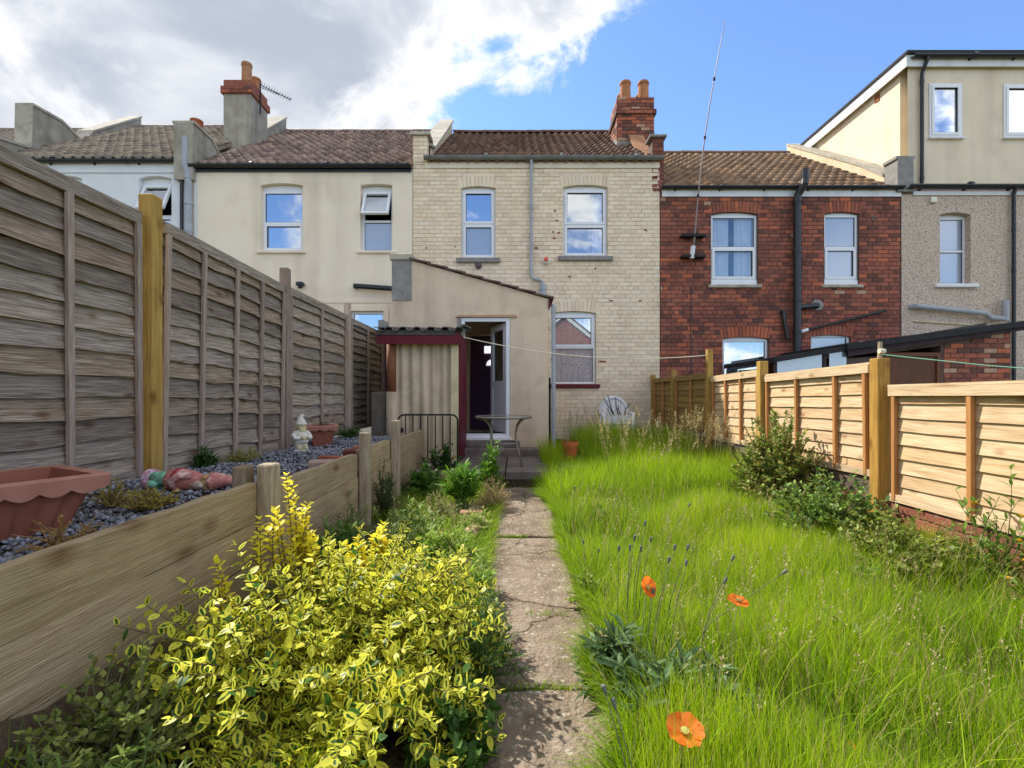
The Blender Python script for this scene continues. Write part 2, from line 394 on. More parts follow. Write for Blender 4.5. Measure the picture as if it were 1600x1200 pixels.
M['planter'] = material('plastic_terracotta', two((.25, .08, .045), (.33, .115, .066)), 6, rough=.7, bump=.15, bscale=60, dirt=(7, .3, .5, .72))
M['planter_rim'] = material('faded_terracotta', two((.36, .15, .095), (.46, .22, .15)), 7, rough=.75, bump=.15, bscale=60)
M['soil'] = material('soil', two((.055, .038, .024), (.12, .085, .05)), 12, detail=9, rough=1, bump=.8, bscale=50, bdist=.03)
M['ground'] = material('rough_ground', two((.07, .08, .025), (.13, .12, .05)), 3, detail=9, rough=1, bump=.6, bscale=30, bdist=.03)
M['gravel'] = material('slate_chip', two((.19, .19, .205), (.33, .33, .345)), 30, rough=.85, bump=.3, bscale=90)
M['concrete'] = material('path_concrete', [(.25, (.15, .11, .078)), (.5, (.25, .19, .138)), (.75, (.36, .29, .22))], 7, detail=12, rough=.95, bump=1.0, bscale=50, bdist=.02, cracks=1.3, speck=(55, (.50, .45, .38), .93, .6), dirt=(2.2, .55, .5, .7), dirtcol=(.45, .38, .32))
M['patio'] = material('patio_slab', two((.17, .135, .12), (.27, .22, .20)), 6, detail=9, rough=.95, bump=.6, bscale=45, dirt=(2, .5, .5, .7))
M['steel'] = material('dull_steel', two((.25, .22, .20), (.36, .33, .30)), 9, rough=.45, bump=.1, metal=.7)
M['iron'] = material('black_iron', two((.012, .011, .012), (.03, .027, .026)), 12, rough=.6, bump=.2)
M['white_plastic'] = material('white_garden_plastic', two((.78, .78, .79), (.84, .84, .84)), 5, rough=.45, bump=.03, dirt=(8, .3, .5, .75), dirtcol=(.6, .58, .5))
M['gnome_white'] = material('weathered_white_stone', [(.3, (.52, .46, .28)), (.48, (.72, .69, .58)), (.62, (.8, .79, .74))], 14, detail=7, rough=.9, bump=.5, bscale=60)
M['gnome_paint'] = material('worn_gnome_paint', two((.8, .76, .74), (1, 1, 1)), 24, detail=8, rough=.9, bump=.5, bscale=60, spec=.15, dirt=(22, .8, .5, .6), dirtcol=(1.5, 2.4, 2.4))
M['rope'] = material('washing_line', two((.62, .58, .42), (.72, .68, .52)), 20, rough=.8, bump=0)
M['rope_green'] = material('green_washing_line', two((.22, .55, .36), (.30, .62, .42)), 20, rough=.6, bump=0)
M['brown_wood'] = material('brown_door_wood', two((.10, .038, .016), (.16, .062, .026)), 3, (12, 12, 1.2), 7, rough=.6, bump=.3)
M['felt'] = material('roof_felt', two((.018, .018, .02), (.035, .034, .036)), 8, rough=.8, bump=.3)
M['dark_wood'] = material('dark_stained_timber', two((.035, .02, .022), (.06, .036, .036)), 6, rough=.7, bump=.2)
M['red_lens'] = material('alarm_plastic', two((.95, .95, .95), (1, 1, 1)), 6, rough=.4, bump=0)
M['glass'] = glassmat('window_glass', .42)
M['glass_clear'] = glassmat('net_window_glass', .08)
M['glass_half'] = glassmat('house_window_glass', .24)
M['glass_frost'] = glassmat('obscured_glass', .16, (.9, .94, 1), .12, (.30, .35, .42))
M['glass_table'] = glassmat('table_glass', .25, (.9, .95, .9), .05, (.16, .19, .15))
M['grass'] = leafmat('grass_blade', .5, .55)
M['leaf'] = leafmat('green_leaf', .4, .5)
M['leaf_v'] = leafmat('variegated_leaf', .45, .42, True)
M['petal'] = leafmat('poppy_petal', .5, .6)
M['stem'] = material('plant_stem', two((.8, .8, .8), (1, 1, 1)), 20, rough=.7, bump=0)
gl = bpy.data.materials.new('daylit_pane'); gl.use_nodes = True
gl.node_tree.nodes['Principled BSDF'].inputs['Emission Color'].default_value = (.95, .97, 1, 1)
gl.node_tree.nodes['Principled BSDF'].inputs['Emission Strength'].default_value = .6  # the panes glow by themselves, standing in for daylight beyond the hall
M['daylit'] = gl
SC.cycles.use_denoising = True
# ------------------------------------------------------------------ builders for the terrace
YF = 10.2
def wall_mesh(mb, X0, X1, Z0, Z1, Y, ops, th=0.3, ztop=None):
    """front wall with real openings: ops = (x0, x1, z0, z1, arch_rise)"""
    xs = sorted({X0, X1, *[o[0] for o in ops], *[o[1] for o in ops]}); zs = sorted({Z0, Z1, *[o[2] for o in ops], *[o[3] for o in ops]})
    for i in range(len(xs) - 1):
        for k in range(len(zs) - 1):
            a, b, c, d = xs[i], xs[i + 1], zs[k], zs[k + 1]; mx, mz = (a + b) / 2, (c + d) / 2
            if any(o[0] < mx < o[1] and o[2] < mz < o[3] for o in ops): continue
            mb.add([(a, Y, c), (b, Y, c), (b, Y, d), (a, Y, d)], [(0, 1, 2, 3)])
            mb.add([(a, Y + th, c), (b, Y + th, c), (b, Y + th, d), (a, Y + th, d)], [(3, 2, 1, 0)])
    for o in ops:
        a, b, c, d = o[:4]
        mb.add([(a, Y, c), (a, Y + th, c), (a, Y + th, d), (a, Y, d)], [(0, 1, 2, 3)])
        mb.add([(b, Y, c), (b, Y, d), (b, Y + th, d), (b, Y + th, c)], [(0, 1, 2, 3)])
        mb.add([(a, Y, d), (a, Y + th, d), (b, Y + th, d), (b, Y, d)], [(0, 1, 2, 3)])
        mb.add([(a, Y, c), (b, Y, c), (b, Y + th, c), (a, Y + th, c)], [(0, 1, 2, 3)])
        if len(o) > 4 and o[4]:
            n = 8; arc = []
            for i in range(n + 1):
                t = i / n; arc.append((a + (b - a) * t, d - o[4] * (2 * t - 1) ** 2))
            for i in range(n):
                (x0, z0), (x1, z1) = arc[i], arc[i + 1]
                mb.add([(x0, Y, z0), (x1, Y, z1), (x1, Y, d), (x0, Y, d)], [(0, 1, 2, 3)])
                mb.add([(x0, Y, z0), (x0, Y + .1, z0), (x1, Y + .1, z1), (x1, Y, z1)], [(0, 1, 2, 3)])

TINT_CREAM = [(.93, .92, .9), (1, 1, 1), (1.04, 1.03, 1.0), (.97, .95, .9), (1.02, .99, .93), (.9, .87, .82)]
TINT_RED = [(.5, .56, .66), (.72, .76, .84), (1, 1, 1), (1.2, 1.08, 1.0), (1.5, 1.25, 1.0), (.9, .85, .9), (.42, .62, .75), (1.15, 1.05, 1.0), (.68, .7, .8), (1.5, 2.6, 2.8)]
def brick_cells(U0, U1, Z0, Z1, holes, course=.087, blen=.234, joint=.008, header_every=6, phase=0.0):
    out = []; k = 0; z = Z0
    while z < Z1 - .02:
        h = min(course, Z1 - z); hd = header_every and (k % header_every == header_every - 1)
        L_ = blen / 2 if hd else blen
        u = U0 - ((k % 2) * L_ / 2) - phase
        while u < U1:
            a, b = max(u, U0), min(u + L_, U1); u += L_
            segs = [(a, b)]
            for (h0, h1, v0, v1) in holes:
                if v0 < z + h / 2 < v1:
                    ns = []
                    for (p, q) in segs:
                        if q <= h0 or p >= h1: ns.append((p, q)); continue
                        if p < h0: ns.append((p, h0))
                        if q > h1: ns.append((h1, q))
                    segs = ns
            for (p, q) in segs:
                if q - p > .03: out.append((p + joint / 2, q - joint / 2, z + joint / 2, z + h - joint / 2, (not hd) and q - p > L_ - .001))
        z += course; k += 1
    return out
_bricks = {}
def brick_variants(key, w, h, d, mat, tints):
    kk = (key, round(w, 4), round(h, 4), round(d, 4))
    if kk not in _bricks:
        ms = []
        for i, t in enumerate(tints):
            mb = MB(t); c = .004
            x, z = w / 2, h / 2
            j = [R.uniform(-.002, .002) for _ in range(8)]
            vs = [(-x, d, -z), (x, d, -z), (x, d, z), (-x, d, z),
                  (-x + c + j[0], 0, -z + c + j[1]), (x - c + j[2], 0, -z + c + j[3]), (x - c + j[4], 0, z - c + j[5]), (-x + c + j[6], 0, z - c + j[7])]
            mb.add(vs, [(4, 5, 6, 7), (0, 1, 5, 4), (1, 2, 6, 5), (2, 3, 7, 6), (3, 0, 4, 7)])
            ms.append(mb.mesh('brick', mat))
        _bricks[kk] = ms
    return _bricks[kk]
def lay_bricks(parent, cells, place, rotz, mat, tints, key, proud=.009, limit=300, prefer=None, weights=None, joined='brickwork'):
    """place(u, z) -> world point on the wall plane; the first `limit` whole bricks are objects, the rest one mesh"""
    full = [c for c in cells if c[4]]
    if prefer: full.sort(key=prefer)
    else: R.shuffle(full)
    single = set(id(c) for c in full[:limit])
    rest = MB(); rm = Matrix.Rotation(rotz, 3, 'Z')
    for c in cells:
        u, z = (c[0] + c[1]) / 2, (c[2] + c[3]) / 2; p = Vector(place(u, z))
        ti = R.choices(range(len(tints)), weights)[0] if weights else R.randrange(len(tints))
        off = rm @ Vector((0, -proud - R.uniform(0, .004), 0))
        if id(c) in single:
            ms = brick_variants(key, c[1] - c[0], c[3] - c[2], proud + .006, mat, tints)
            link('brick', ms[ti], parent, loc=p + off, rot=(0, R.uniform(-.006, .006), rotz))
        else:
            rest.t = tints[ti]; w, h, d = (c[1] - c[0]) / 2, (c[3] - c[2]) / 2, proud + .006; e = .004
            vs = [(-w, d, -h), (w, d, -h), (w, d, h), (-w, d, h), (-w + e, 0, -h + e), (w - e, 0, -h + e), (w - e, 0, h - e), (-w + e, 0, h - e)]
            rest.add([tuple(rm @ Vector(v) + p + off) for v in vs], [(4, 5, 6, 7), (0, 1, 5, 4), (1, 2, 6, 5), (2, 3, 7, 6), (3, 0, 4, 7)])
    if rest.v: rest.build(joined, mat, parent, kind='stuff')
def voussoirs(parent, x0, x1, z, Y, mat, tints, h=.235, key='arch', rise=.05):
    w = (x1 - x0) / max(1, round((x1 - x0) / .082)); n = round((x1 - x0) / w); xm = (x0 + x1) / 2
    ms = brick_variants(key, w - .007, h, .015, mat, tints)
    for i in range(n):
        x = x0 + (i + .5) * w; t = (x - xm) / (x1 - x0)
        link('brick', ms[R.randrange(len(ms))], parent, loc=(x, Y - .011, z + h / 2 + .004 - rise * (2 * t) ** 2), rot=(0, t * .35, 0))

_tiles = {}
def tile_variants(key, mat, tints, w=.205, L_=.40):
    if key not in _tiles:
        ms = []
        for t in tints:
            mb = MB(t); n = 8; vs = []
            for i in range(n + 1):
                x = -.01 + (w + .02) * i / n; s_ = i / n
                zz = .055 * math.exp(-((s_ - .5) / .2) ** 2) - .012
                vs += [(x, 0, zz + .048), (x, L_, zz + .008), (x, 0.004, zz + .014)]
            fs = []
            for i in range(n):
                a = 3 * i; b = a + 3; fs += [(a, b, b + 1, a + 1), (a + 2, b + 2, b, a)]
            mb.add(vs, fs); ms.append(mb.mesh('tile', mat, True))
        _tiles[key] = ms
    return _tiles[key]
def roof(house, X0, X1, ez, rz, mat, key, tints, weights=None, Y=YF, run=4.0, over=.10):
    pitch = math.atan2(rz - ez, run); SL = math.hypot(run, rz - ez)
    mb = MB()
    mb.prism_x([(Y - over * .3, ez - .10), (Y + run, rz - .14), (Y + run, rz - .03), (Y - over * .3, ez - .0)], X0, X1)
    mb.prism_x([(Y + run, rz - .14), (Y + 2 * run + .1, ez - .12), (Y + 2 * run + .1, ez), (Y + run, rz - .03)], X0, X1)
    rf = mb.build('roof', mat, house)
    w = .205; gauge = .335; nc = int((X1 - X0) / w); w2 = (X1 - X0) / nc; nr = int((SL + over) / gauge)
    ms = tile_variants(key, mat, tints, w2)
    rest = MB(); cnt = 0; M3 = Euler((pitch, 0, 0)).to_matrix()
    base = Vector((0, Y, ez)); dirv = Vector((0, math.cos(pitch), math.sin(pitch))); nrm = Vector((0, -math.sin(pitch), math.cos(pitch)))
    for r in range(nr + 1):
        for c in range(nc):
            p = base + dirv * (-over + r * gauge) + Vector((X0 + c * w2, 0, 0)) + nrm * R.uniform(-.002, .002)
            ti = R.choices(range(len(tints)), weights)[0] if weights else R.randrange(len(tints)); me = ms[ti]
            if r * gauge - over + .4 > SL + .06: continue
            if cnt < 300: link('tile', me, rf, loc=p, rot=(pitch + R.uniform(-.006, .006), R.uniform(-.005, .005), R.uniform(-.004, .004)))
            else:
                rest.t = tints[ti]; rest.add([tuple(M3 @ v.co + p) for v in me.vertices], [tuple(q.vertices) for q in me.polygons])
            cnt += 1
    if rest.v: rest.build('upper_tiles', mat, rf, smooth=True, kind='stuff')
    n = int((X1 - X0) / .42); wr = (X1 - X0) / n
    rm = MB((.75, .75, .75)); vs = []; 
    for i in range(7):
        t = PI * i / 6; vs += [(0, -.13 * math.cos(t), .11 * math.sin(t)), (wr + .02, -.125 * math.cos(t), .105 * math.sin(t))]
    rm.add(vs, [(2 * i, 2 * i + 2, 2 * i + 3, 2 * i + 1) for i in range(6)])
    rme = rm.mesh('ridge_tile', mat, True)
    for i in range(n): link('ridge_tile', rme, rf, loc=(X0 + i * wr, Y + run, rz - .03 + R.uniform(-.006, .006)))
    return rf
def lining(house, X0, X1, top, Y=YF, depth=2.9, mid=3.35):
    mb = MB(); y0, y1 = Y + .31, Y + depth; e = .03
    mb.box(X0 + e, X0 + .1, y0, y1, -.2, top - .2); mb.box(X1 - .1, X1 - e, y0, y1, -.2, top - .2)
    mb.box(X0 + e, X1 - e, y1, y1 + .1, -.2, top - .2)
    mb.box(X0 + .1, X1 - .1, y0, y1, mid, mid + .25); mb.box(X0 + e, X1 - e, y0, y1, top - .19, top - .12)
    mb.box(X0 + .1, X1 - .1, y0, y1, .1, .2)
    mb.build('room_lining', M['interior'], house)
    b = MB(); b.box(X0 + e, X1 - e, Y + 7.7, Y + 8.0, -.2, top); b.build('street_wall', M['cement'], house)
def gutter(house, x0, x1, Y, z, r, mat, brackets=True, name='gutter'):
    mb = MB(); n = 8; vs = []
    for x in (x0, x1):
        for i in range(n + 1):
            t = PI + PI * i / n; vs.append((x, Y + r * math.cos(t), z + r * math.sin(t)))
        for i in range(n + 1):
            t = 2 * PI - PI * i / n; vs.append((x, Y + (r - .006) * math.cos(t), z + .002 + (r - .006) * math.sin(t)))
    k = 2 * n + 2
    mb.add(vs, [(i, (i + 1) % k, k + (i + 1) % k, k + i) for i in range(k)] + [tuple(range(k))[::-1], tuple(range(k, 2 * k))])
    for i in range(1, int((x1 - x0) / 1.6) + 1):
        x = x0 + i * 1.6 - .3
        if x < x1: mb.tube([(x, Y + .0, z - .003), (x + .06, Y, z - .003)], r + .008, 10)
    g = mb.build(name, mat, house, smooth=False)
    if brackets:
        bm = MB()
        bm.prism_x([(Y - r, z - r * .4), (Y + r + .05, z - r - .05), (Y + r + .05, z - r + .02)], 0, .025); me = bm.mesh('bracket', mat)
        x = x0 + .3
        while x < x1 - .1: link('bracket', me, g, loc=(x, 0, 0)); x += .95
    return g
def curtain(win, x0, x1, z0, z1, y, mat, waves=5, amp=.02):
    mb = MB(); n = waves * 6; vs = []
    for i in range(n + 1):
        x = x0 + (x1 - x0) * i / n; yy = y + amp * math.sin(i / 6 * 2 * PI) + amp * .4 * math.sin(i * 1.7)
        vs += [(x, yy, z0), (x, yy * .98 + y * .02, z1)]
    mb.add(vs, [(2 * i, 2 * i + 2, 2 * i + 3, 2 * i + 1) for i in range(n)])
    return mb.build('curtain', mat, win, smooth=True)
def window(house, x0, x1, z0, z1, Y, split=None, rec=.09, upper='fixed', lower='sash', glass=('glass', 'glass'), fw=.05, arch=0, cill=0, label=None):
    """white frame set in its opening; split = fraction of the height of the transom from the bottom"""
    y0 = Y + rec; f = MB(); f.ring(x0 + .004, x1 - .004, z0 + cill, z1 - .004 - arch, fw, y0, y0 + .07)
    if arch: f.box(x0 + .004, x1 - .004, y0 + .012, y0 + .06, z1 - arch - .004, z1 - .006)
    if cill: f.bev(x0 + .002, x1 - .002, y0 - .03, y0 + .05, z0 + .003, z0 + cill - .001, .008)
    zt = z0 + cill + (z1 - arch - z0 - cill) * (split if split else 1)
    if split: f.box(x0 + fw, x1 - fw, y0, y0 + .07, zt - fw / 2, zt + fw / 2)
    w = f.build('window', M['pvc'], house)
    if label: w['label'] = label
    def light(a, b, c, d, kind, gl):
        if kind == 'open':
            m = Matrix.Translation((0, y0 - .012, d)) @ Matrix.Rotation(math.radians(-24), 4, 'X')
            s = MB(); s.ring(a + .004, b - .004, -(d - c) + .004, 0, .05, -.02, .035, m); sh = s.build('sash', M['pvc'], w)
            p = MB(); p.box(a + .054, b - .054, .004, .014, -(d - c) + .054, -.05, m); p.build('pane', M[gl], w); return
        if kind == 'sash':
            s = MB(); s.ring(a - .012, b + .012, c - .012, d + .012, .052, y0 - .016, y0 + .0); s.build('sash', M['pvc'], w); k = .04
        else: k = .0
        gsk = MB(); gsk.ring(a + k + .0005, b - k - .0005, c + k + .0005, d - k - .0005, .008, y0 + .008, y0 + .024); gsk.build('gasket', M['black_plastic'], w)
        p = MB(); p.box(a + k, b - k, y0 + .026, y0 + .036, c + k, d - k); p.build('pane', M[gl], w)
    if split:
        light(x0 + fw, x1 - fw, zt + fw / 2, z1 - fw - arch, upper, glass[0]); light(x0 + fw, x1 - fw, z0 + cill + fw, zt - fw / 2, lower, glass[1])
    else: light(x0 + fw, x1 - fw, z0 + cill + fw, z1 - fw - arch, upper, glass[0])
    return w
def op(px0, px1, py0, py1, Y=YF, arch=.0): return (X(px0, Y), X(px1, Y), Z(py1, Y), Z(py0, Y), arch)
def win(house, o, Y, **kw): return window(house, o[0], o[1], o[2], o[3], Y, **kw)
def sill(house, o, Y, mat, ex=.09, h=.075, out=.06, name='sill'):
    return MB().bev(o[0] - ex, o[1] + ex, Y - out, Y + .12, o[2] - h, o[2] - .002, .012).build(name, mat, house)
def parapet(house, x0, x1, pts, mat, cmat, drop=.9, over=.03, th=.06):
    """party wall standing above the roof; pts = profile (y, z) of its top from front to back"""
    mb = MB(); poly = [(y, z) for y, z in pts]
    mb.prism_x([(pts[0][0], pts[0][1] - drop)] + [(pts[-1][0], pts[-1][1] - drop)] + poly[::-1], x0, x1)
    w = mb.build('parapet', mat, house)
    for (ya, za), (yb, zb) in zip(pts[:-1], pts[1:]):
        n = max(1, round(math.hypot(yb - ya, zb - za) / .62))
        for i in range(n):
            c = MB((R.uniform(.85, 1.08),) * 3); a, b = i / n, (i + 1) / n - .004
            p = (ya + (yb - ya) * a, za + (zb - za) * a + .002); q = (ya + (yb - ya) * b, za + (zb - za) * b + .002)
            c.prism_x([p, q, (q[0], q[1] + th), (p[0], p[1] + th)], x0 - over, x1 + over)
            c.build('coping_stone', cmat, w)
    return w
def chimney_pot(ch, x, y, z, h, r, mat, tint=(1, 1, 1)):
    MB(tint).lathe([(r * 1.12, 0), (r * 1.05, h * .06), (r, h * .12), (r * .93, h * .84), (r * 1.04, h * .86), (r * 1.06, h * .95), (r * .98, h), (r * .72, h), (r * .68, h * .6)], 16, (x, y, z)).build('chimney_pot', mat, ch, smooth=False)
def pipe(house, pts, r, mat, name='downpipe', collars=(), n=10):
    mb = MB(); mb.tube(pts, r, n)
    for c in collars:
        mb.tube([Vector(c) - Vector((0, 0, .035)), Vector(c) + Vector((0, 0, .035))], r * 1.18, n)
    return mb.build(name, mat, house, smooth=False)

# ================================================================== the terrace, left to right
sY = 72.55
BND = dict(a0=-11.25, ab=-6.97, bc=-2.2, cd=3.12, de=8.31, e1=13.9)
# ---- house beyond the first parapet (only its roof corner shows)
h0 = thing('terraced_house', 'grey tiled terraced house end at the far left edge, mostly hidden by the fence', 'house', (-13.6, YF, 0), 'terrace of houses across the garden end')
mb = MB(); wall_mesh(mb, -16.0, BND['a0'] - .02, -.2, 6.2, YF + .03, []); mb.build('wall', M['white_render'], h0)
roof(h0, -16.0, BND['a0'] - .38, 6.2, 9.15, M['tile_grey'], 'grey0', [(1, 1, 1), (.85, .85, .85), (1.1, 1.08, 1.05)], Y=YF + .03)
gutter(h0, -16.0, BND['a0'] - .05, YF - .1, 6.15, .055, M['black_plastic'], False)
# ---- white house
hA = thing('terraced_house', 'white rendered terraced house with grey tiled roof at the left end', 'house', ((BND['a0'] + BND['ab']) / 2, YF, 0), 'terrace of houses across the garden end')
YA = YF + .02; eA = Z(248, YF)
oA = [op(82, 127, 274, 386, arch=.06), op(216, 267, 274, 386, arch=.06)]
mb = MB(); wall_mesh(mb, BND['a0'], BND['ab'] - .01, -.2, eA, YA, oA); mb.build('wall', M['white_render'], hA)
win(hA, oA[0], YA, split=.5, rec=.1, arch=.14, upper='sash', lower='fixed')
win(hA, oA[1], YA, split=.5, rec=.1, arch=.14, upper='open', lower='sash', label='window with its upper sash tilted open')
lining(hA, BND['a0'], BND['ab'] - .01, eA)
roof(hA, BND['a0'] + .02, BND['ab'] - .22, eA, 9.22, M['tile_grey'], 'grey', [(1, 1, 1), (.85, .85, .85), (1.1, 1.08, 1.05), (.72, .72, .74), (1.2, 1.18, 1.1)])
gutter(hA, BND['a0'], BND['ab'] - .3, YA - .1, eA - .06, .06, M['black_plastic'])
MB().box(BND['a0'] + .01, BND['ab'] - .3, YA - .028, YA - .003, eA - .3, eA - .10).build('fascia', M['white_render'], hA)
parapet(hA, BND['a0'] - .36, BND['a0'], [(YF - .05, 6.75), (11.0, 6.92), (11.02, 7.95), (11.75, 7.98), (12.35, 7.75), (12.6, 8.2), (14.25, 9.55)], M['parapet'], M['coping'], drop=1.3)
pipe(hA, [(X(287, YF), YF - .06, 6.2), (X(287, YF), YF - .06, -.1)], .035, M['black_plastic'])
# ---- cream house
hB = thing('terraced_house', 'cream rendered terraced house with dark brown pantiles beside the painted brick house', 'house', ((BND['ab'] + BND['bc']) / 2, YF, 0), 'terrace of houses across the garden end')
eB = Z(257, YF)
oB = [op(407, 473, 286, 392, arch=.05), op(563, 613, 287, 392, arch=.03), op(548, 600, 486, 560)]
mb = MB(); wall_mesh(mb, BND['ab'], BND['bc'] - .01, -.2, eB, YF, oB); mb.build('wall', M['cream_render'], hB)
MB().box(X(440, YF), BND['bc'] - .012, YF - .018, YF - .003, Z(472, YF) - .02, Z(469, YF)).build('string_course', M['cream_render'], hB)
win(hB, oB[0], YF, split=.47, rec=.1, arch=.13, upper='fixed', lower='sash')
win(hB, oB[1], YF, split=.5, rec=.12, arch=.1, upper='open', lower='fixed', glass=('glass', 'glass_frost'), label='window with its upper sash tilted open')
win(hB, oB[2], YF, rec=.06)
for o in oB[:2]: sill(hB, o, YF, M['cream_render'], .07, .06, .05)
MB().ring(oB[2][0] - .1, oB[2][1] + .1, oB[2][2] - .1, oB[2][3] + .1, .1, YF - .03, YF - .003).build('window_surround', M['cream_render'], hB)
lining(hB, BND['ab'], BND['bc'] - .01, eB)
TD = [(1, 1, 1), (.9, .88, .87), (1.1, 1.08, 1.06), (.75, .72, .72), (1.3, 1.27, 1.22), (.62, .58, .58)]
roof(hB, BND['ab'] + .12, BND['bc'] - .0, eB, 9.09, M['tile_dark'], 'dark', TD, [5, 4, 4, 3, 3, 2])
gutter(hB, BND['ab'] + .02, BND['bc'] - .03, YF - .1, eB - .05, .062, M['black_plastic'], False)
MB().box(BND['ab'] + .03, BND['bc'] - .03, YF - .04, YF - .004, eB - .17, eB - .01).build('fascia', M['black_plastic'], hB)
pipe(hB, [(X(295, YF), YF - .1, Z(218, YF)), (X(295, YF), YF - .1, Z(262, YF)), (X(299, YF), YF - .09, Z(275, YF)), (X(299, YF), YF - .09, -.1)], .07, M['grey_plastic'], 'soil_pipe', [(X(299, YF), YF - .09, Z(z, YF)) for z in (280, 320, 362)])
MB().box(BND['ab'] + .06, BND['ab'] + .13, YF - .016, YF - .003, .1, eB - .2).build('corner_trim', M['fascia_white'], hB)
pipe(hB, [(X(557, YF), YF + .05, Z(448, YF)), (X(557, YF), YF - .14, Z(449, YF)), (X(640, YF), YF - .14, Z(455, YF))], .055, M['black_plastic'], 'waste_pipe')
l = MB().bev(X(466, YF), X(477, YF), YF - .14, YF - .003, Z(448, YF), Z(442, YF), .02).build('security_lamp', M['black_plastic'], hB)
MB((.3, .3, .3)).ball((X(473, YF), YF - .12, Z(450, YF)), (.05, .05, .04)).build('lamp_head', M['black_plastic'], l, smooth=True)
# party wall with the rendered chimney
xl, xr = BND['ab'] - .3, BND['ab'] + .11
parapet(hB, xl, xr, [(YF - .12, 7.0), (YF + .5, 6.96), (YF + .95, 6.62), (YF + 1.8, 7.28)], M['parapet'], M['coping'], drop=1.2, th=.05)
parapet(hB, xl, xr, [(12.72, 8.22), (14.2, 9.5)], M['parapet'], M['coping'], drop=1.2)
chB = MB(); cx0, cx1 = xl + .0, X(392, 12.0)
chB.box(cx0 - .12, cx1, 12.0, 12.8, 6.2, 8.84); chB.t = (1, 1, 1); ch = chB.build('chimney', M['parapet'], hB)
bx = MB(); bx.box(cx0 - .17, cx1 + .05, 11.95, 12.85, 8.842, 9.02); bx.box(cx0 - .12, cx1, 12.0, 12.8, 9.022, 9.2); bx.build('chimney_cap', M['red_brick'], ch)
cells = brick_cells(cx0 - .17, cx1 + .05, 8.842, 9.02, [], header_every=0) + brick_cells(cx0 - .12, cx1, 9.022, 9.2, [], header_every=0)
lay_bricks(ch, [c for c in cells if c[2] < 9.02], lambda u, z: (u, 11.95, z), 0, M['red_brick'], TINT_RED, 'red')
chimney_pot(ch, X(385, 12.2), 12.22, 9.2, .56, .125, M['terracotta']); chimney_pot(ch, X(400, 12.6), 12.6, 9.2, .42, .12, M['terracotta'], (.9, .85, .8))
MB((.8, .45, .4)).lathe([(.17, 0), (.15, .04), (.12, .1), (.115, .22), (.13, .24), (.13, .28), (.1, .28)], 16, (X(312, YF + .4), YF + .3, 7.01)).build('chimney_pot', M['terracotta'], hB)
# ---- painted brick house
hC = thing('terraced_house', 'cream painted brick terraced house with lean-to extension and open back door', 'house', ((BND['bc'] + BND['cd']) / 2, YF, 0), 'terrace of houses across the garden end')
eC = Z(254, YF); YC = YF - .005
oC = [op(721, 774, 291, 404, arch=.05), op(880, 949, 289, 401, arch=.06), op(861, 931, 486, 600, arch=.05), (-.98, -.08, .45, 2.5, 0)]
mb = MB(); wall_mesh(mb, BND['bc'], BND['cd'] - .01, -.2, eC, YC, oC); wC = mb.build('wall', M['paint_mortar'], hC)
holes = [(o[0], o[1], o[2], o[3] + (.21 if i < 3 else 0)) for i, o in enumerate(oC)] + [(X(672, YF), BND['cd'] - .01, Z(264, YF), eC)]
cells = brick_cells(BND['bc'] + .003, BND['cd'] - .013, -.1, eC + .0, holes)
vis = lambda c: (0 if (c[2] > 3.7 or (c[0] > .9 and c[2] > 1.2)) else 1, R.random())
lay_bricks(wC, cells, lambda u, z: (u, YC, z), 0, M['paint_brick'], TINT_CREAM, 'cream', prefer=vis)
for o in oC[:3]: voussoirs(wC, o[0] - .06, o[1] + .06, o[3] - .01, YC, M['paint_brick'], TINT_CREAM, key='archC')
chips = MB()
for px, py, w_ in [(867, 330, .05), (870, 345, .05), (864, 363, .05), (873, 364, .04), (866, 373, .06), (838, 388, .06), (666, 388, .04), (930, 420, .05), (1008, 360, .05), (712, 386, .03), (1000, 470, .05), (940, 565, .12), (955, 470, .05), (890, 432, .05)]:
    x, z = X(px, YF), Z(py, YF); n = 7; vs = [(x + w_ * R.uniform(.4, 1) * math.cos(t * 2 * PI / n), YC - .0165, z + .03 * R.uniform(.4, 1) * math.sin(t * 2 * PI / n)) for t in range(n)]
    chips.add(vs, [tuple(range(n))])
chips.t = (1, 1, 1); chips.build('bare_brick_patch', M['red_brick'], wC)
MB().box(X(665, YF), BND['cd'] - .02, YC - .03, YC - .001, Z(263.5, YF), eC - .002).build('fascia', M['cream_render'], hC)
win(hC, oC[0], YC, split=.5, rec=.06, arch=.05, upper='sash', lower='sash', glass=('glass', 'glass_frost'))
w = win(hC, oC[1], YC, split=.47, rec=.06, arch=.06, upper='sash', lower='sash', glass=('glass_half', 'glass_half'))
curtain(w, oC[1][1] - .28, oC[1][1] - .06, oC[1][2] + .08, oC[1][3] - .1, YC + .26, M['curtain'], 3, .015)
w = win(hC, oC[2], YC, split=.52, rec=.06, arch=.05, upper='sash', lower='fixed', glass=('glass_half', 'glass_clear'))
curtain(w, oC[2][0] + .06, oC[2][1] - .06, oC[2][2] + .06, oC[2][3] - .1, YC + .125, M['lace'], 7, .010)
for o in oC[:2]: sill(hC, o, YC, M['cement'], .11, .10, .08)
sill(hC, oC[2], YC, M['maroon'], .08, .09, .07)
lining(hC, BND['bc'], BND['cd'] - .01, eC, depth=3.4)
TB = [(1, 1, 1), (.82, .8, .8), (1.15, 1.1, 1.05), (.62, .6, .6), (1.35, 1.3, 1.2)]
roof(hC, X(668, YF) + .03, BND['cd'] - .14, eC + .02, 9.07, M['tile_brown'], 'brown', TB, [5, 4, 3, 3, 2])
gutter(hC, X(664, YF), X(1034, YF), YC - .11, Z(249, YF), .07, M['grey_gutter'], False)
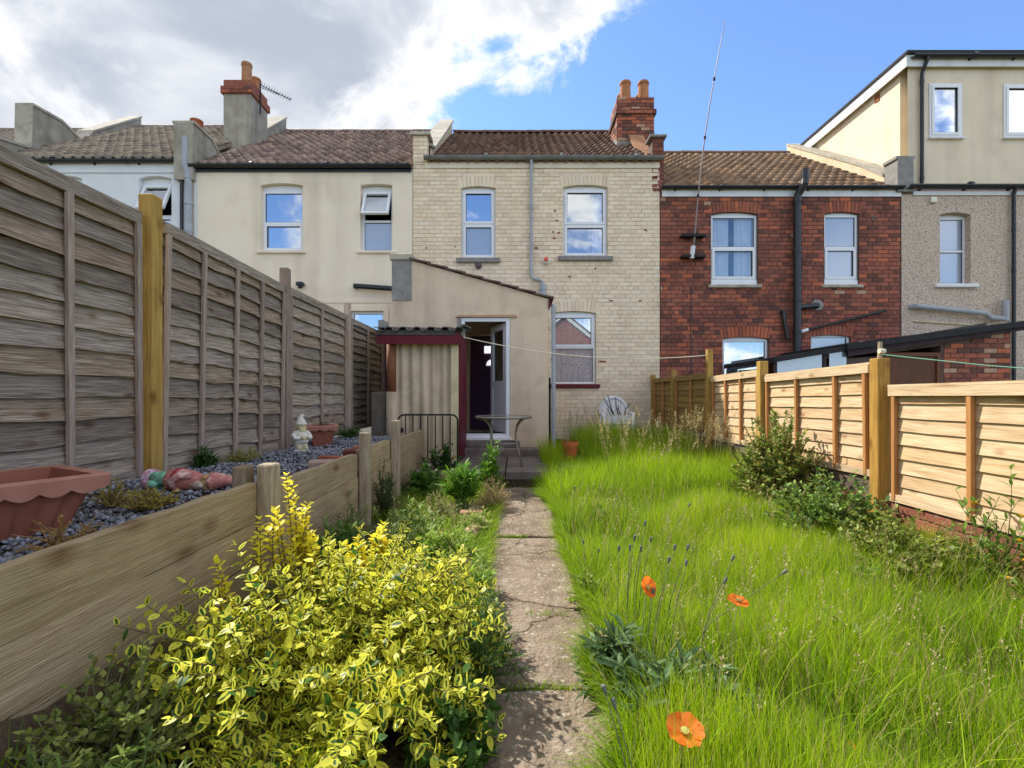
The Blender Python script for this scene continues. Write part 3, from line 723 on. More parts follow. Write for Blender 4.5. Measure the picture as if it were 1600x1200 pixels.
# party wall to the cream house
parapet(hC, BND['bc'] + .0, X(668, YF), [(YF + .15, 6.66), (YF + .75, 6.9), (14.2, 9.42)], M['parapet_cream'], M['coping'], drop=.75, over=.05)
pr = MB(); pr.box(BND['bc'], X(668, YF), YC - .008, YF + .3, eC - .005, 6.78); pr2 = pr.build('parapet_pier', M['paint_mortar'], hC)
lay_bricks(pr2, brick_cells(BND['bc'] + .002, X(668, YF) - .002, eC + .0, 6.78, [], header_every=0), lambda u, z: (u, YC - .008, z), 0, M['paint_brick'], TINT_CREAM, 'cream')
MB().bev(BND['bc'] - .06, X(668, YF) + .07, YC - .07, YF + .32, 6.782, 6.85, .012).build('coping_stone', M['coping'], pr2)
# brick chimney to the right
x0, x1 = X(965, 12.0), X(1022, 12.0)
cm = MB(); cm.box(x0, x1, 12.0, 12.85, 6.4, 8.76); cm.box(x0 - .05, x1 + .05, 11.95, 12.9, 8.32, 8.44); chC = cm.build('chimney', M['red_mortar'], hC)
lay_bricks(chC, brick_cells(x0, x1, 7.3, 8.76, [(x0 - 1, x1 + 1, 8.31, 8.45)], header_every=0), lambda u, z: (u, 12.0, z), 0, M['red_brick'], TINT_RED, 'red')
lay_bricks(chC, brick_cells(x0 - .05, x1 + .05, 8.32, 8.44, [], header_every=0), lambda u, z: (u, 11.95, z), 0, M['red_brick'], TINT_RED, 'red')
lay_bricks(chC, brick_cells(12.0, 12.85, 7.3, 8.76, [(11, 14, 8.31, 8.45)], header_every=0), lambda u, z: (x0, 24.85 - u, z), -PI / 2, M['red_brick'], TINT_RED, 'red')
MB().prism_x([(11.97, 7.2), (11.97, 7.62), (12.4, 7.95), (12.4, 7.2)], x0 - .02, x1 + .02).build('flashing', M['cement'], chC)
for px, y, h in ((977, 12.2, .50), (1005, 12.2, .50), (972, 12.65, .44), (1001, 12.65, .44)):
    chimney_pot(chC, X(px, y) if y < 12.5 else X(px, 12.65), y, 8.76, h, .14, M['terracotta'], (1.05, .9, .75))
parapet(hC, X(1016, YF), X(1037, YF), [(YF + .12, 6.42), (YF + .7, 6.62), (12.0, 7.75)], M['parapet_cream'], M['terracotta'], drop=.8, over=.04)
pm = MB(); pm.box(X(1019, YF), X(1037, YF), YF - .006, YF + .28, Z(300, YF), 6.74); pier = pm.build('parapet_pier', M['red_mortar'], hC)
lay_bricks(pier, brick_cells(X(1019, YF), X(1037, YF), Z(300, YF), 6.74, [], header_every=0), lambda u, z: (u, YF - .006, z), 0, M['red_brick'], [(.5, .5, .55), (.7, .7, .75), (.9, .85, .85)], 'pier')
MB().bev(X(1014, YF), X(1041, YF), YF - .07, YF + .3, 6.742, 6.80, .012).build('coping_stone', M['cement'], pier)
pipe(hC, [(X(1024, YF), YF + .1, 6.8), (X(1024, YF), YF + .1, 6.93)], .012, M['black_plastic'], 'vent_pin')
g = Z(436, YF)
pipe(hC, [(X(830, YF), YC - .1, Z(252, YF)), (X(830, YF), YC - .075, Z(262, YF)), (X(830, YF), YC - .075, g + .05), (X(832, YF), YC - .075, g), (X(846, YF), YC - .09, g - .07), (X(848, YF), YC - .09, g - .14)], .034, M['grey_plastic'], 'downpipe', [(X(830, YF), YC - .075, Z(z, YF)) for z in (326, 421)])
pipe(hC, [(X(848, YF), YC - .09, Z(446, YF)), (X(848, YF), YC - .09, Z(470, YF))], .062, M['grey_plastic'], 'hopper', [(X(848, YF), YC - .09, Z(z, YF)) for z in (452, 461)])
MB((.12, .07, .07)).lathe([(.06, 0), (.068, .02), (.068, .07), (.05, .09)], 14, m=Matrix.Translation((X(748, YF), YC - .01, Z(416, YF))) @ Matrix.Rotation(PI / 2, 4, 'X')).build('vent', M['red_lens'], hC)
al = MB((.8, .78, .74)).lathe([(.075, 0), (.08, .02), (.07, .06), (.05, .07)], 14, m=Matrix.Translation((X(853, YF), YC - .01, Z(408, YF))) @ Matrix.Rotation(PI / 2, 4, 'X')).build('alarm_bell', M['red_lens'], hC)
MB((.8, .12, .08)).lathe([(.05, 0), (.05, .02), (.02, .03)], 14, m=Matrix.Translation((X(853, YF), YC - .083, Z(407, YF))) @ Matrix.Rotation(PI / 2, 4, 'X')).build('alarm_lens', M['red_lens'], al)
# lean-to extension with the back door
YE = 8.04; ex0, ex1 = X(613, YE), X(857, YE); dz = lambda px, py: (X(px, YE), Z(py, YE))
door = (X(720, YE), X(797, YE), Z(686, YE), Z(496, YE))
ztl, ztr = Z(407, YE), Z(467, YE); xt = X(643, YE)
zr = lambda x: ztl + (ztr - ztl) * (x - xt) / (ex1 - xt)
mb = MB()
def wallpoly(poly, y0=YE, y1=YE + .25): mb.prism_y(poly, y0, y1)
wallpoly([(ex0, -.2), (door[0], -.2), (door[0], zr(door[0])), (xt, ztl), (ex0, ztl)])
wallpoly([(door[1], -.2), (ex1, -.2), (ex1, ztr), (door[1], zr(door[1]))])
wallpoly([(door[0], door[3]), (door[1], door[3]), (door[1], zr(door[1])), (door[0], zr(door[0]))])
wallpoly([(door[0], -.2), (door[1], -.2), (door[1], door[2]), (door[0], door[2])])
mb.prism_y([(ex1 - .22, -.2), (ex1, -.2), (ex1, ztr), (ex1 - .22, zr(ex1 - .22))], YE + .25, YC - .02)
mb.prism_y([(ex0, -.2), (ex0 + .22, -.2), (ex0 + .22, ztl - .05), (ex0, ztl)], YE + .25, YC - .02)
ew = mb.build('extension_wall', M['ext_render'], hC)
pz = MB(); pz.box(ex0 - .006, X(643, YE), YE - .012, YE + .3, Z(470, YE), Z(407, YE)); pz.build('corner_pier', M['cement'], hC)
MB().bev(ex0 - .04, X(645, YE), YE - .05, YE + .34, Z(407, YE) + .002, Z(397, YE), .012).build('pier_cap', M['coping'], hC)
# ragged edge of the grey repair patch
pt = [(X(px, YE), Z(py, YE)) for px, py in ((612.6, 407), (641, 407), (640, 430), (641, 448), (637, 460), (634, 466), (627, 454), (620, 452), (612.6, 449))]
MB().prism_y(pt[::-1], YE - .018, YE - .012).build('repair_patch', M['cement'], ew)
rl = MB(); 
N_ = 8; er = hC
rf = MB(); rf.prism_y([(xt, ztl - .09), (ex1 + .03, ztr - .09), (ex1 + .03, ztr - .01), (xt, ztl - .01)], YE + .26, YC - .03); rfo = rf.build('extension_roof', M['tile_dark'], hC)
for i in range(N_):
    xa = xt - .03 + (ex1 + .09 - xt) * i / N_; xb = xt + (ex1 + .06 - xt) * (i + 1) / N_ + .03
    za, zb = zr(xa), zr(xb)
    MB((.45, .42, .42)).prism_y([(xa, za + .004), (xb, zb + .028), (xb, zb + .058), (xa, za + .03)], YE - .05, YC - .03).build('roof_tile_course', M['tile_dark'], rfo)
MB((.7, .55, .5)).prism_y([(X(712, YE), Z(496, YE) + .002), (X(808, YE), Z(496, YE) + .002), (X(807, YE), Z(492, YE)), (X(716, YE), Z(493, YE))], YE - .035, YE + .02).build('lintel', M['ext_render'], hC)
dj = MB(); dj.box(door[0] - .06, door[0] + .0, YE - .012, YE + .02, door[2], door[3] - .002); dj.build('door_reveal', M['cement'], hC)
df = MB(); fwd = .062
df.ring(door[0] + .004, door[1] - .004, door[2] + .0, door[3] - .004, fwd, YE + .01, YE + .08, wb=.09)
df.bev(door[0] - .02, door[1] + .02, YE - .05, YE + .02, door[2] - .02, door[2] + .03, .008)
bd = df.build('back_door', M['pvc'], hC)
# open leaf: hinged on the right, swung into the extension
Wd, Hd = door[1] - door[0] - 2 * fwd - .01, door[3] - door[2] - fwd - .1
m = Matrix.Translation((door[1] - fwd - .02, YE + .09, door[2] + .095)) @ Matrix.Rotation(math.radians(-66), 4, 'Z') @ Matrix.Translation((-Wd, 0, 0))
lf = MB(); lf.ring(0, Wd, 0, Hd, .11, 0, .055, m); lf.box(.11, Wd - .11, .0, .055, .78, .9, m); lf.box(.11, Wd - .11, .012, .043, .11, .78, m)
lfo = lf.build('door_leaf', M['pvc'], bd)
MB().box(.11, Wd - .11, .02, .034, .9, Hd - .11, m).build('pane', M['glass'], bd)
MB().tube([m @ Vector((.055, -.03, .98)), m @ Vector((.055, -.05, .98)), m @ Vector((.17, -.05, .98))], .011, 8).build('handle', M['steel'], bd)
# the dark hall seen through the door
hl = MB(); hl.box(ex0 + .23, ex1 - .23, YE + .26, YC - .03, .30, .42); hl.box(ex0 + .23, ex1 - .23, YC - .025, YC - .018, .42, 2.6) if False else None
hl.build('extension_floor', M['patio'], hC)
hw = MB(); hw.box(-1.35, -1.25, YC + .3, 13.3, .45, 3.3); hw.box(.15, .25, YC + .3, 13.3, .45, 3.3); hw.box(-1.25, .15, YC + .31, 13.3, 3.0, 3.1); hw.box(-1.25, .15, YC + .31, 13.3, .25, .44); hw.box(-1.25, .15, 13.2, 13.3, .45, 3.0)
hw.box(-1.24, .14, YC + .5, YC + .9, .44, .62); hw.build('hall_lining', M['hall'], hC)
fd = MB(); fd.box(-.975, -.085, YC + .16, YC + .2, .455, 2.495); fdo = fd.build('inner_door', M['hall'], hC); YI = YC + .155
for za, zb in ((.6, 1.05), (1.15, 1.75)):
    MB((1.15, 1.1, 1.15)).ring(-.9, -.16, za, zb, .04, YI - .02, YI + .004).build('door_panel', M['hall'], fdo)
for px0, px1, py0, py1 in ((757, 762, 541, 552), (763, 768, 541, 552), (769, 774, 541, 552)):
    MB().box(X(px0, YI), X(px1, YI), YI - .012, YI + .004, Z(py1, YI), Z(py0, YI)).build('pane', M['daylit'], fdo)
fan = [(X(768 + 8 * math.cos(t), YI), Z(571 - 9 * math.sin(t), YI)) for t in [PI * i / 8 for i in range(9)]]
MB().prism_y(fan[::-1], YI - .012, YI + .004).build('fanlight', M['daylit'], fdo)
st = MB((.9, .85, .85)); st.bev(X(716, YE), X(860, YE), YE - .30, YE - .005, -.1, .33, .02); st.build('step', M['patio'], hC)
st = MB(); st.bev(X(718, YE), X(812, YE), YE - .12, YE - .004, .331, door[2] - .025, .015); st.build('door_step', M['patio'], hC)
pipe(hC, [(X(861, YE) + .03, YE + .06, Z(476, YE)), (X(863, YE) + .02, YE + .0, Z(480, YE)), (X(863, YE) + .02, YE + .0, .2)], .036, M['grey_plastic'], 'downpipe', [(X(863, YE) + .02, YE, Z(z, YE)) for z in (485, 560, 640)])
gutter(hC, 0, 0, 0, 0, .01, M['grey_plastic'], False) if False else None
MB().box(ex1 + .0, ex1 + .03, YE - .04, YC - .03, ztr - .14, ztr - .02).build('fascia', M['maroon'], hC)
MB((.6, .5, .5)).box(X(858, YE) + .0, X(861, YE), YE + .06, YE + .09, .3, Z(590, YE)).build('plank', M['dark_wood'], hC)
# ---- red brick house
hD = thing('terraced_house', 'red brick terraced house with tan pantiles and a black soil pipe', 'house', ((BND['cd'] + BND['de']) / 2, YF, 0), 'terrace of houses across the garden end')
eD = Z(297, YF)
oD = [op(1111, 1184, 331, 445, arch=.06), op(1288, 1342, 331, 445, arch=.05), op(1129, 1201, 526, 596, arch=.05), op(1267, 1329, 523, 560)]
mb = MB(); wall_mesh(mb, BND['cd'], BND['de'] - .01, -.2, eD, YF, oD); wD = mb.build('wall', M['red_mortar'], hD)
holes = [(o[0], o[1], o[2], o[3] + .21) for o in oD] + [(BND['cd'], X(1037, YF), Z(300, YF), 9)]
cells = brick_cells(BND['cd'] + .003, BND['de'] - .013, -.1, eD, holes)
lay_bricks(wD, cells, lambda u, z: (u, YF, z), 0, M['red_brick'], TINT_RED, 'red', prefer=lambda c: (0 if c[2] > 2.4 else 1, R.random()), weights=[3, 4, 5, 4, 2, 4, .6, 3, 3, .25])
for o in oD: voussoirs(wD, o[0] - .06, o[1] + .06, o[3] - .01, YF, M['red_brick'], TINT_RED[2:6], key='archD')
w = win(hD, oD[0], YF, split=.5, rec=.05, arch=.06, upper='fixed', lower='sash', cill=.1, glass=('glass_clear', 'glass_clear'))
for a, b in ((.06, .44), (.56, .95)):
    curtain(w, oD[0][0] + (oD[0][1] - oD[0][0]) * a, oD[0][0] + (oD[0][1] - oD[0][0]) * b, oD[0][2] + .12, oD[0][3] - .1, YF + .16, M['curtain'], 4, .018)
win(hD, oD[1], YF, split=.5, rec=.05, arch=.05, upper='fixed', lower='sash', cill=.1, glass=('glass_frost', 'glass_frost'))
w = win(hD, oD[2], YF, rec=.05, arch=.05, glass=('glass_half', 'glass_half'))
curtain(w, oD[2][0] + .06, oD[2][1] - .06, oD[2][2] + .06, oD[2][3] - .1, YF + .25, M['lace'], 7, .014)
win(hD, oD[3], YF, rec=.05, glass=('glass_frost', 'glass_frost'))
for o in oD[:2]: sill(hD, o, YF, M['coping'], .07, .07, .06)
lining(hD, BND['cd'], BND['de'] - .01, eD)
TT = [(1, 1, 1), (.85, .83, .82), (1.12, 1.1, 1.06), (.72, .7, .7), (1.2, 1.1, .98)]
roof(hD, BND['cd'] + .02, BND['de'] - .16, eD + .03, 8.45, M['tile_tan'], 'tan', TT, [5, 4, 3, 2, 2])
gutter(hD, BND['cd'] - .0, BND['de'] - .02, YF - .1, Z(294, YF), .058, M['black_plastic'])
MB().box(X(1034, YF), BND['de'] - .02, YF - .035, YF - .017, Z(308, YF), eD - .005).build('fascia', M['fascia_white'], hD)
pp = YF - .13; sx = X(1240, YF)
pipe(hD, [(X(1248, YF), pp - .1, Z(272, YF)), (X(1248, YF), pp - .1, Z(288, YF)), (X(1247, YF), pp - .1, Z(294, YF)), (sx + .02, pp, Z(308, YF)), (sx, pp, Z(314, YF)), (sx, pp, 1.0)], .075, M['black_plastic'], 'soil_pipe', [(sx, pp, Z(z, YF)) for z in (318, 395, 470, 520)], 12)
pipe(hD, [(sx, pp, Z(482, YF)), (X(1272, YF), pp + .02, Z(479, YF)), (X(1274, YF), YF + .02, Z(479, YF))], .06, M['black_plastic'], 'branch_pipe')
pipe(hD, [(X(1221, YF), YF + .02, Z(488, YF)), (X(1221, YF), pp + .05, Z(488, YF)), (X(1222, YF), pp + .05, Z(500, YF)), (X(1227, YF), pp + .05, Z(530, YF))], .045, M['black_plastic'], 'waste_pipe')
pipe(hD, [(X(1381, YF), YF + .02, Z(485, YF)), (X(1379, YF), YF - .08, Z(486, YF)), (X(1258, YF), YF - .09, Z(516, YF))], .03, M['black_plastic'], 'waste_pipe')
pipe(hD, [(X(1258, YF), YF - .09, Z(516, YF)), (X(1246, YF), YF - .10, Z(519.5, YF))], .036, M['pvc'], 'pipe_joint')
MB((.6, .5, .45)).lathe([(.06, 0), (.06, .012), (.035, .012), (.035, -.02)], 14, m=Matrix.Translation((X(1365, YF), YF - .012, Z(342, YF))) @ Matrix.Rotation(PI / 2, 4, 'X')).build('flue', M['cement'], hD)
cp = [(X(1276 + 12 * math.cos(t) * R.uniform(.7, 1.1), YF), Z(478 - 10 * math.sin(t) * R.uniform(.7, 1.1), YF)) for t in [2 * PI * i / 10 for i in range(10)]]
MB().prism_y(cp[::-1], YF - .021, YF - .012).build('mortar_patch', M['cement'], wD)
MB().box(X(1079, YF), X(1080, YF), YF - .024, YF - .014, 1.6, Z(450, YF)).build('cable', M['black_plastic'], wD)
# its own lean-to beside the boundary: dark fascia, brown door, brick end
YX = 8.3
def xp(px, py): return (X(px, YX), Z(py, YX))
mb = MB(); mb.prism_y([xp(1320, 640), xp(1382, 640), xp(1382, 556), xp(1320, 560)], YX, YX + .1); mb.prism_y([xp(1470, 640), xp(1579, 640), xp(1579, 516), xp(1470, 534)], YX, YX + .2)
mb.prism_y([xp(1382, 552), xp(1470, 540), xp(1470, 534), xp(1382, 547)], YX, YX + .1)
mb.box(X(1579, YX) - .2, X(1579, YX), YX + .2, YF - .03, -.1, Z(512, YX)); ow = mb.build('outhouse_wall', M['red_mortar'], hD)
cells = [c for c in brick_cells(X(1474, YX), X(1578, YX), .2, Z(516, YX), [], header_every=0) if c[3] < Z(534 - (c[0] - X(1470, YX)) / (X(1579, YX) - X(1470, YX)) * 18, YX) - .0]
lay_bricks(ow, cells, lambda u, z: (u, YX, z), 0, M['red_brick'], TINT_RED, 'red')
dm = MB(); dm.box(X(1384, YX), X(1468, YX), YX + .02, YX + .06, .2, Z(552, YX)); dd = dm.build('outhouse_door', M['brown_wood'], hD)
MB((1.3, 1.2, 1.1)).ring(X(1383, YX), X(1469, YX), .2, Z(551, YX), .06, YX - .01, YX + .03).build('door_frame', M['brown_wood'], dd)
MB().prism_y([xp(1318, 558), xp(1592, 517), xp(1592, 506), xp(1318, 541)], YX - .12, YX - .06).build('fascia', M['dark_wood'], hD)
MB().prism_y([xp(1312, 548), xp(1596, 511), xp(1596, 502), xp(1312, 538)], YX - .20, YF - .04).build('outhouse_roof', M['felt'], hD)
MB().prism_y([xp(1400, 540), xp(1568, 512), xp(1568, 500), xp(1400, 529)], YX + .3, YX + .42).build('flashing', M['roof_sheet'], hD)
lm = MB(); lm.prism_y([xp(1204, 567), xp(1318, 548), xp(1318, 541), xp(1204, 560)], YX - .15, YF - .05); lm.build('porch_roof', M['felt'], hD)
pw = MB(); pw.box(X(1207, YX), X(1207, YX) + .05, YX - .06, YX - .01, .2, Z(563, YX)); pw.box(X(1283, YX), X(1288, YX), YX - .06, YX - .01, .2, Z(552, YX)); pw.box(X(1207, YX) + .05, X(1320, YX), YX - .05, YX - .02, .2, .9); pf = pw.build('porch_frame', M['dark_wood'], hD)
for a, b in ((1208, 1282), (1289, 1320)):
    MB((.75, .6, .6)).prism_y([(X(a, YX) + .05, .9), (X(b, YX), .9), (X(b, YX), Z(553 if b < 1300 else 549, YX)), (X(a, YX) + .05, Z(563 if a < 1230 else 553, YX))], YX - .04, YX - .03).build('polycarbonate_sheet', M['glass_frost'], pf)
dsh = MB((.9, .95, .7)); dsh.lathe([(.36, -.12), (.33, -.04), (.22, .04), (.06, .085), (.01, .09)], 18, (X(1362, 9.0), 9.2, Z(538, 9.0))); dsh.build('roof_dome', M['cream_paint'], hD)
# ---- pebbledashed house with dormer
hE = thing('terraced_house', 'pebbledashed terraced house with a full width cream dormer at the right edge', 'house', ((BND['de'] + BND['e1']) / 2, YF, 0), 'terrace of houses across the garden end')
eE = Z(304, YF); oE = [op(1468, 1516, 332, 444, arch=.05)]
mb = MB(); wall_mesh(mb, BND['de'], BND['e1'], -.2, eE, YF - .01, oE); mb.build('wall', M['pebbledash'], hE)
w = win(hE, oE[0], YF - .01, split=.5, rec=.13, arch=.06, upper='fixed', lower='fixed', glass=('glass_frost', 'glass_frost'))
sill(hE, oE[0], YF - .01, M['fascia_white'], .13, .08, .07)
lining(hE, X(1418, 10.36) + .22, BND['e1'], 8.5)
MB().box(X(1425, YF), BND['e1'], YF - .045, YF - .013, Z(306, YF), Z(300, YF)).build('fascia', M['fascia_white'], hE)
gutter(hE, BND['de'] + .05, BND['e1'], YF - .12, Z(293, YF), .07, M['black_plastic'])
# roof below and behind the dormer
YD = 10.36; dx0 = X(1418, YD); ztop = Z(97, YD)
MB().prism_x([(YF + .0, eE + .06), (14.2, 8.3), (18.2, eE), (18.2, eE - .2), (14.2, 8.1), (YF + .0, eE + .01)], BND['de'] + .02, BND['e1']).build('roof', M['tile_dark'], hE)
dorm = [(X(1451, YD), X(1502, YD), Z(215, YD), Z(131, YD), 0), (X(1567, YD), X(1622, YD), Z(215, YD), Z(132, YD), 0)]
mb = MB(); wall_mesh(mb, dx0, BND['e1'], Z(292, YD), ztop, YD, dorm, .2)
mb.prism_x([(YD, Z(292, YD)), (YD + .2, Z(292, YD)), (YD + .2, ztop), (YD, ztop)], dx0, dx0 + .001) if False else None
mb.prism_x([(YD + .201, Z(292, YD)), (13.95, 7.9), (13.95, ztop), (YD + .201, ztop)], dx0, dx0 + .18)
dw = mb.build('dormer', M['dormer'], hE)
for o in dorm:
    w = window(hE, o[0], o[1], o[2], o[3], YD, rec=-.02, upper='sash', fw=.06)
    MB().bev(o[0] - .03, o[1] + .03, YD - .07, YD + .02, o[2] - .05, o[2] - .004, .008).build('sill', M['fascia_white'], hE)
rm = MB(); rm.box(dx0 - .14, BND['e1'] + .1, YD - .16, 14.1, ztop + .09, ztop + .15); rm.build('dormer_roof', M['felt'], hE)
fm = MB(); fm.box(dx0 - .11, BND['e1'], YD - .10, YD - .07, ztop - .16, ztop + .088); fm.box(dx0 - .11, dx0 - .08, YD - .07, 14.0, ztop - .16, ztop + .088); fm.build('dormer_fascia', M['fascia_white'], hE)
gutter(hE, dx0 - .02, BND['e1'], YD - .17, ztop + .04, .06, M['black_plastic'], True)
dpx = X(1437, YD)
pipe(hE, [(dpx + .03, YD - .17, ztop - .0), (dpx + .03, YD - .16, ztop - .06), (dpx, YD - .07, ztop - .26), (dpx, YD - .06, ztop - .34), (dpx, YD - .06, Z(288, YD))], .036, M['black_plastic'], 'downpipe', [(dpx, YD - .06, Z(z, YD)) for z in (130, 280)])
MB((.75, .45, .3)).box(dx0 - .02, dx0 - .002, Yv := 11.15, Yv + .14, Z(158, 11.2), Z(148, 11.2)).build('air_brick', M['terracotta'], hE)
parapet(hE, X(1398, YF), X(1398, YF) + .34, [(YF + .3, 6.05), (11.2, 6.62), (14.25, 8.72)], M['parapet_cream'], M['coping'], drop=1.1, over=.03)
parapet(hE, X(1398, YF), X(1398, YF) + .34, [(YF - .08, 6.26), (YF + .3, 6.28)], M['cement'], M['cement'], drop=.7)
pipe(hE, [(X(1578, YF), YF - .12, Z(296, YF)), (X(1578, YF), YF - .08, Z(306, YF)), (X(1578, YF), YF - .08, .8)], .036, M['black_plastic'], 'downpipe', [(X(1578, YF), YF - .08, Z(z, YF)) for z in (360, 425)])
pipe(hE, [(X(1422, YF), YF + .0, Z(480, YF)), (X(1424, YF), YF - .12, Z(480, YF)), (X(1528, YF), YF - .14, Z(491, YF)), (X(1538, YF), YF - .14, Z(498, YF)), (X(1560, YF), YF - .14, Z(500, YF))], .055, M['grey_plastic'], 'waste_pipe', n=12)
pipe(hE, [(X(1560, YF), YF - .14, Z(503, YF)), (X(1560, YF), YF - .14, Z(471, YF))], .065, M['grey_plastic'], 'soil_pipe', n=12)
pipe(hE, [(X(1425, YF), YF - .03, Z(502, YF)), (X(1528, YF), YF - .03, Z(509, YF))], .016, M['cream_paint'], 'overflow_pipe')
MB((1, .95, .75)).bev(X(1451, YF), X(1461, YF), YF - .07, YF - .012, Z(318, YF), Z(309, YF), .012).build('alarm_box', M['pvc'], hE)

# ---- house behind the photographer, seen only as a reflection in the kitchen window
hR = thing('gable_house', 'red brick gable with white bargeboard reflected in the kitchen window', 'house', (3.3, -13, 0))
mb = MB(); mb.prism_y([(0, -.2), (6.8, -.2), (6.8, 4.2), (3.4, 6.9), (0, 4.2)], -19, -13); mb.build('wall', M['red_brick'], hR)
for s_ in (-1, 1):
    a = (3.4, 7.05); b = (3.4 + s_ * 3.8, 7.05 - 3.8 * .794)
    pl = [a, b, (b[0], b[1] - .3), (a[0], a[1] - .3)]
    MB().prism_y(pl if s_ < 0 else pl[::-1], -13.0 + .06, -13.0 + .14).build('bargeboard', M['fascia_white'], hR)
    pl = [(a[0], a[1] + .12), (b[0], b[1] + .12), (b[0], b[1] + .02), (a[0], a[1] + .02)]
    MB().prism_y(pl if s_ < 0 else pl[::-1], -19.2, -12.8).build('roof', M['tile_brown'], hR)
# ================================================================== ground, path, patio
def structure(o, name=None): o['kind'] = 'structure'; return o
def sheet(name, x0, x1, y0, y1, z, mat, nx=2, ny=2, amp=0.0, zf=None):
    mb = MB(); vs = []
    for j in range(ny + 1):
        for i in range(nx + 1):
            x, y = x0 + (x1 - x0) * i / nx, y0 + (y1 - y0) * j / ny
            vs.append((x, y, (zf(x, y) if zf else z) + R.uniform(-amp, amp)))
    mb.add(vs, [(j * (nx + 1) + i, j * (nx + 1) + i + 1, (j + 1) * (nx + 1) + i + 1, (j + 1) * (nx + 1) + i) for j in range(ny) for i in range(nx)])
    return structure(mb.build(name, mat))
def lawn_z(x, y): return 0.02 + .03 * math.sin(x * 2.1 + y * .7) + .025 * math.sin(y * 1.9 - x) + max(0.0, (y - 6.0)) * .06
sheet('ground', -600, 600, -600, 600, -.12, M['ground'])
sheet('lawn', .36, 3.06, -2.0, 10.15, 0, M['ground'], 14, 50, .01, lawn_z)
def bed_z(x, y): return .02 + .03 * math.sin(x * 5 + y * 3) + .02 * math.sin(y * 6.1 - 2 * x) + max(0, (-x - .92)) * (.72 / (1 + math.exp((y - 2.1) * 3)) + .12)
sheet('flower_bed', -1.36, -.22, -2.0, 7.15, 0, M['soil'], 12, 60, .018, bed_z)

def slab(parent, name, poly, z0, z1, mat, tint=1.0, bevel=.012):
    n = len(poly); cx_ = sum(p[0] for p in poly) / n; cy_ = sum(p[1] for p in poly) / n
    mb = MB((tint,) * 3); ins = []
    for x, y in poly:
        d = math.hypot(x - cx_, y - cy_); k = 1 - bevel / d; ins.append((cx_ + (x - cx_) * k, cy_ + (y - cy_) * k))
    t = [R.uniform(-.004, .004) for _ in poly]
    vs = [(x, y, z0) for x, y in poly] + [(x, y, z1 - bevel * .6) for x, y in poly] + [(x, y, z1 + t[i]) for i, (x, y) in enumerate(ins)]
    fs = [(i, (i + 1) % n, n + (i + 1) % n, n + i) for i in range(n)] + [(n + i, n + (i + 1) % n, 2 * n + (i + 1) % n, 2 * n + i) for i in range(n)] + [tuple(range(2 * n, 3 * n))]
    mb.add(vs, fs); return mb.build(name, mat, parent)
path = structure(MB().box(-.26, .38, -2.0, 6.22, -.08, -.045).build('path', M['soil']))
def ragged(x0, x1, y0, y1, j=.026):
    pts = []
    ny, nx = max(2, int((y1 - y0) / .14)), 5
    for i in range(nx): pts.append((x0 + (x1 - x0) * i / nx, y0 + R.uniform(-j, j) * .6))
    for i in range(ny): pts.append((x1 + R.uniform(-j, j), y0 + (y1 - y0) * i / ny))
    for i in range(nx): pts.append((x1 - (x1 - x0) * i / nx, y1 + R.uniform(-j, j) * .6))
    for i in range(ny): pts.append((x0 + R.uniform(-j, j), y1 - (y1 - y0) * i / ny))
    return pts
for y0, y1, z in ((-1.9, .2, .0), (.22, 1.93, .004), (1.955, 4.02, -.006), (4.05, 6.16, .006)):
    slab(path, 'slab', ragged(-.27, .40, y0, y1), -.07, z, M['concrete'], R.uniform(.9, 1.08), .014)
patio = structure(MB().box(-2.0, 2.98, 6.22, 10.18, -.1, .12).build('patio', M['soil']))
ys = [6.2, 6.83, 7.44, 8.04, 8.66, 9.28, 9.9, 10.16]; xs = [-1.95, -1.35, -.74, -.13, .48, 1.1, 1.72, 2.34, 2.95]
for a, b in zip(ys[:-1], ys[1:]):
    for c, d in zip(xs[:-1], xs[1:]):
        if a > 7.9 and d < .6: continue
        slab(patio, 'paving_slab', [(c + .008, a + .008), (d - .008, a + .008), (d - .008, b - .008), (c + .008, b - .008)], .1, .2 + R.uniform(-.006, .006), M['patio'], R.uniform(.82, 1.12), .01)

# ================================================================== fences
def board_variants(key, L_, h, mat, tints, waney, thick=.012, sx=1):
    lean = .042 if key == 'L' else .021
    out = []
    for t in tints:
        mb = MB(t); n = 12; vs = []; ph = [R.uniform(0, 6) for _ in range(3)]
        sag = R.uniform(-1, 1) * waney * .6
        for i in range(n + 1):
            y = L_ * i / n; s_ = i / n
            e = waney * (math.sin(s_ * 7 + ph[0]) * .5 + math.sin(s_ * 17 + ph[1]) * .35 + math.sin(s_ * 31 + ph[2]) * .2) + sag * math.sin(PI * s_)
            w = waney * .35 * math.sin(s_ * 5 + ph[1])
            vs += [(sx * (lean + w), y, e), (sx * (.003), y, h), (sx * (lean - thick + w), y, e + .002)]
        fs = []
        for i in range(n):
            a, b = 3 * i, 3 * i + 3; fs += [(a, b, b + 1, a + 1), (a + 2, b + 2, b, a)]
        mb.add(vs, fs); out.append(mb.mesh('board', mat))
    return out
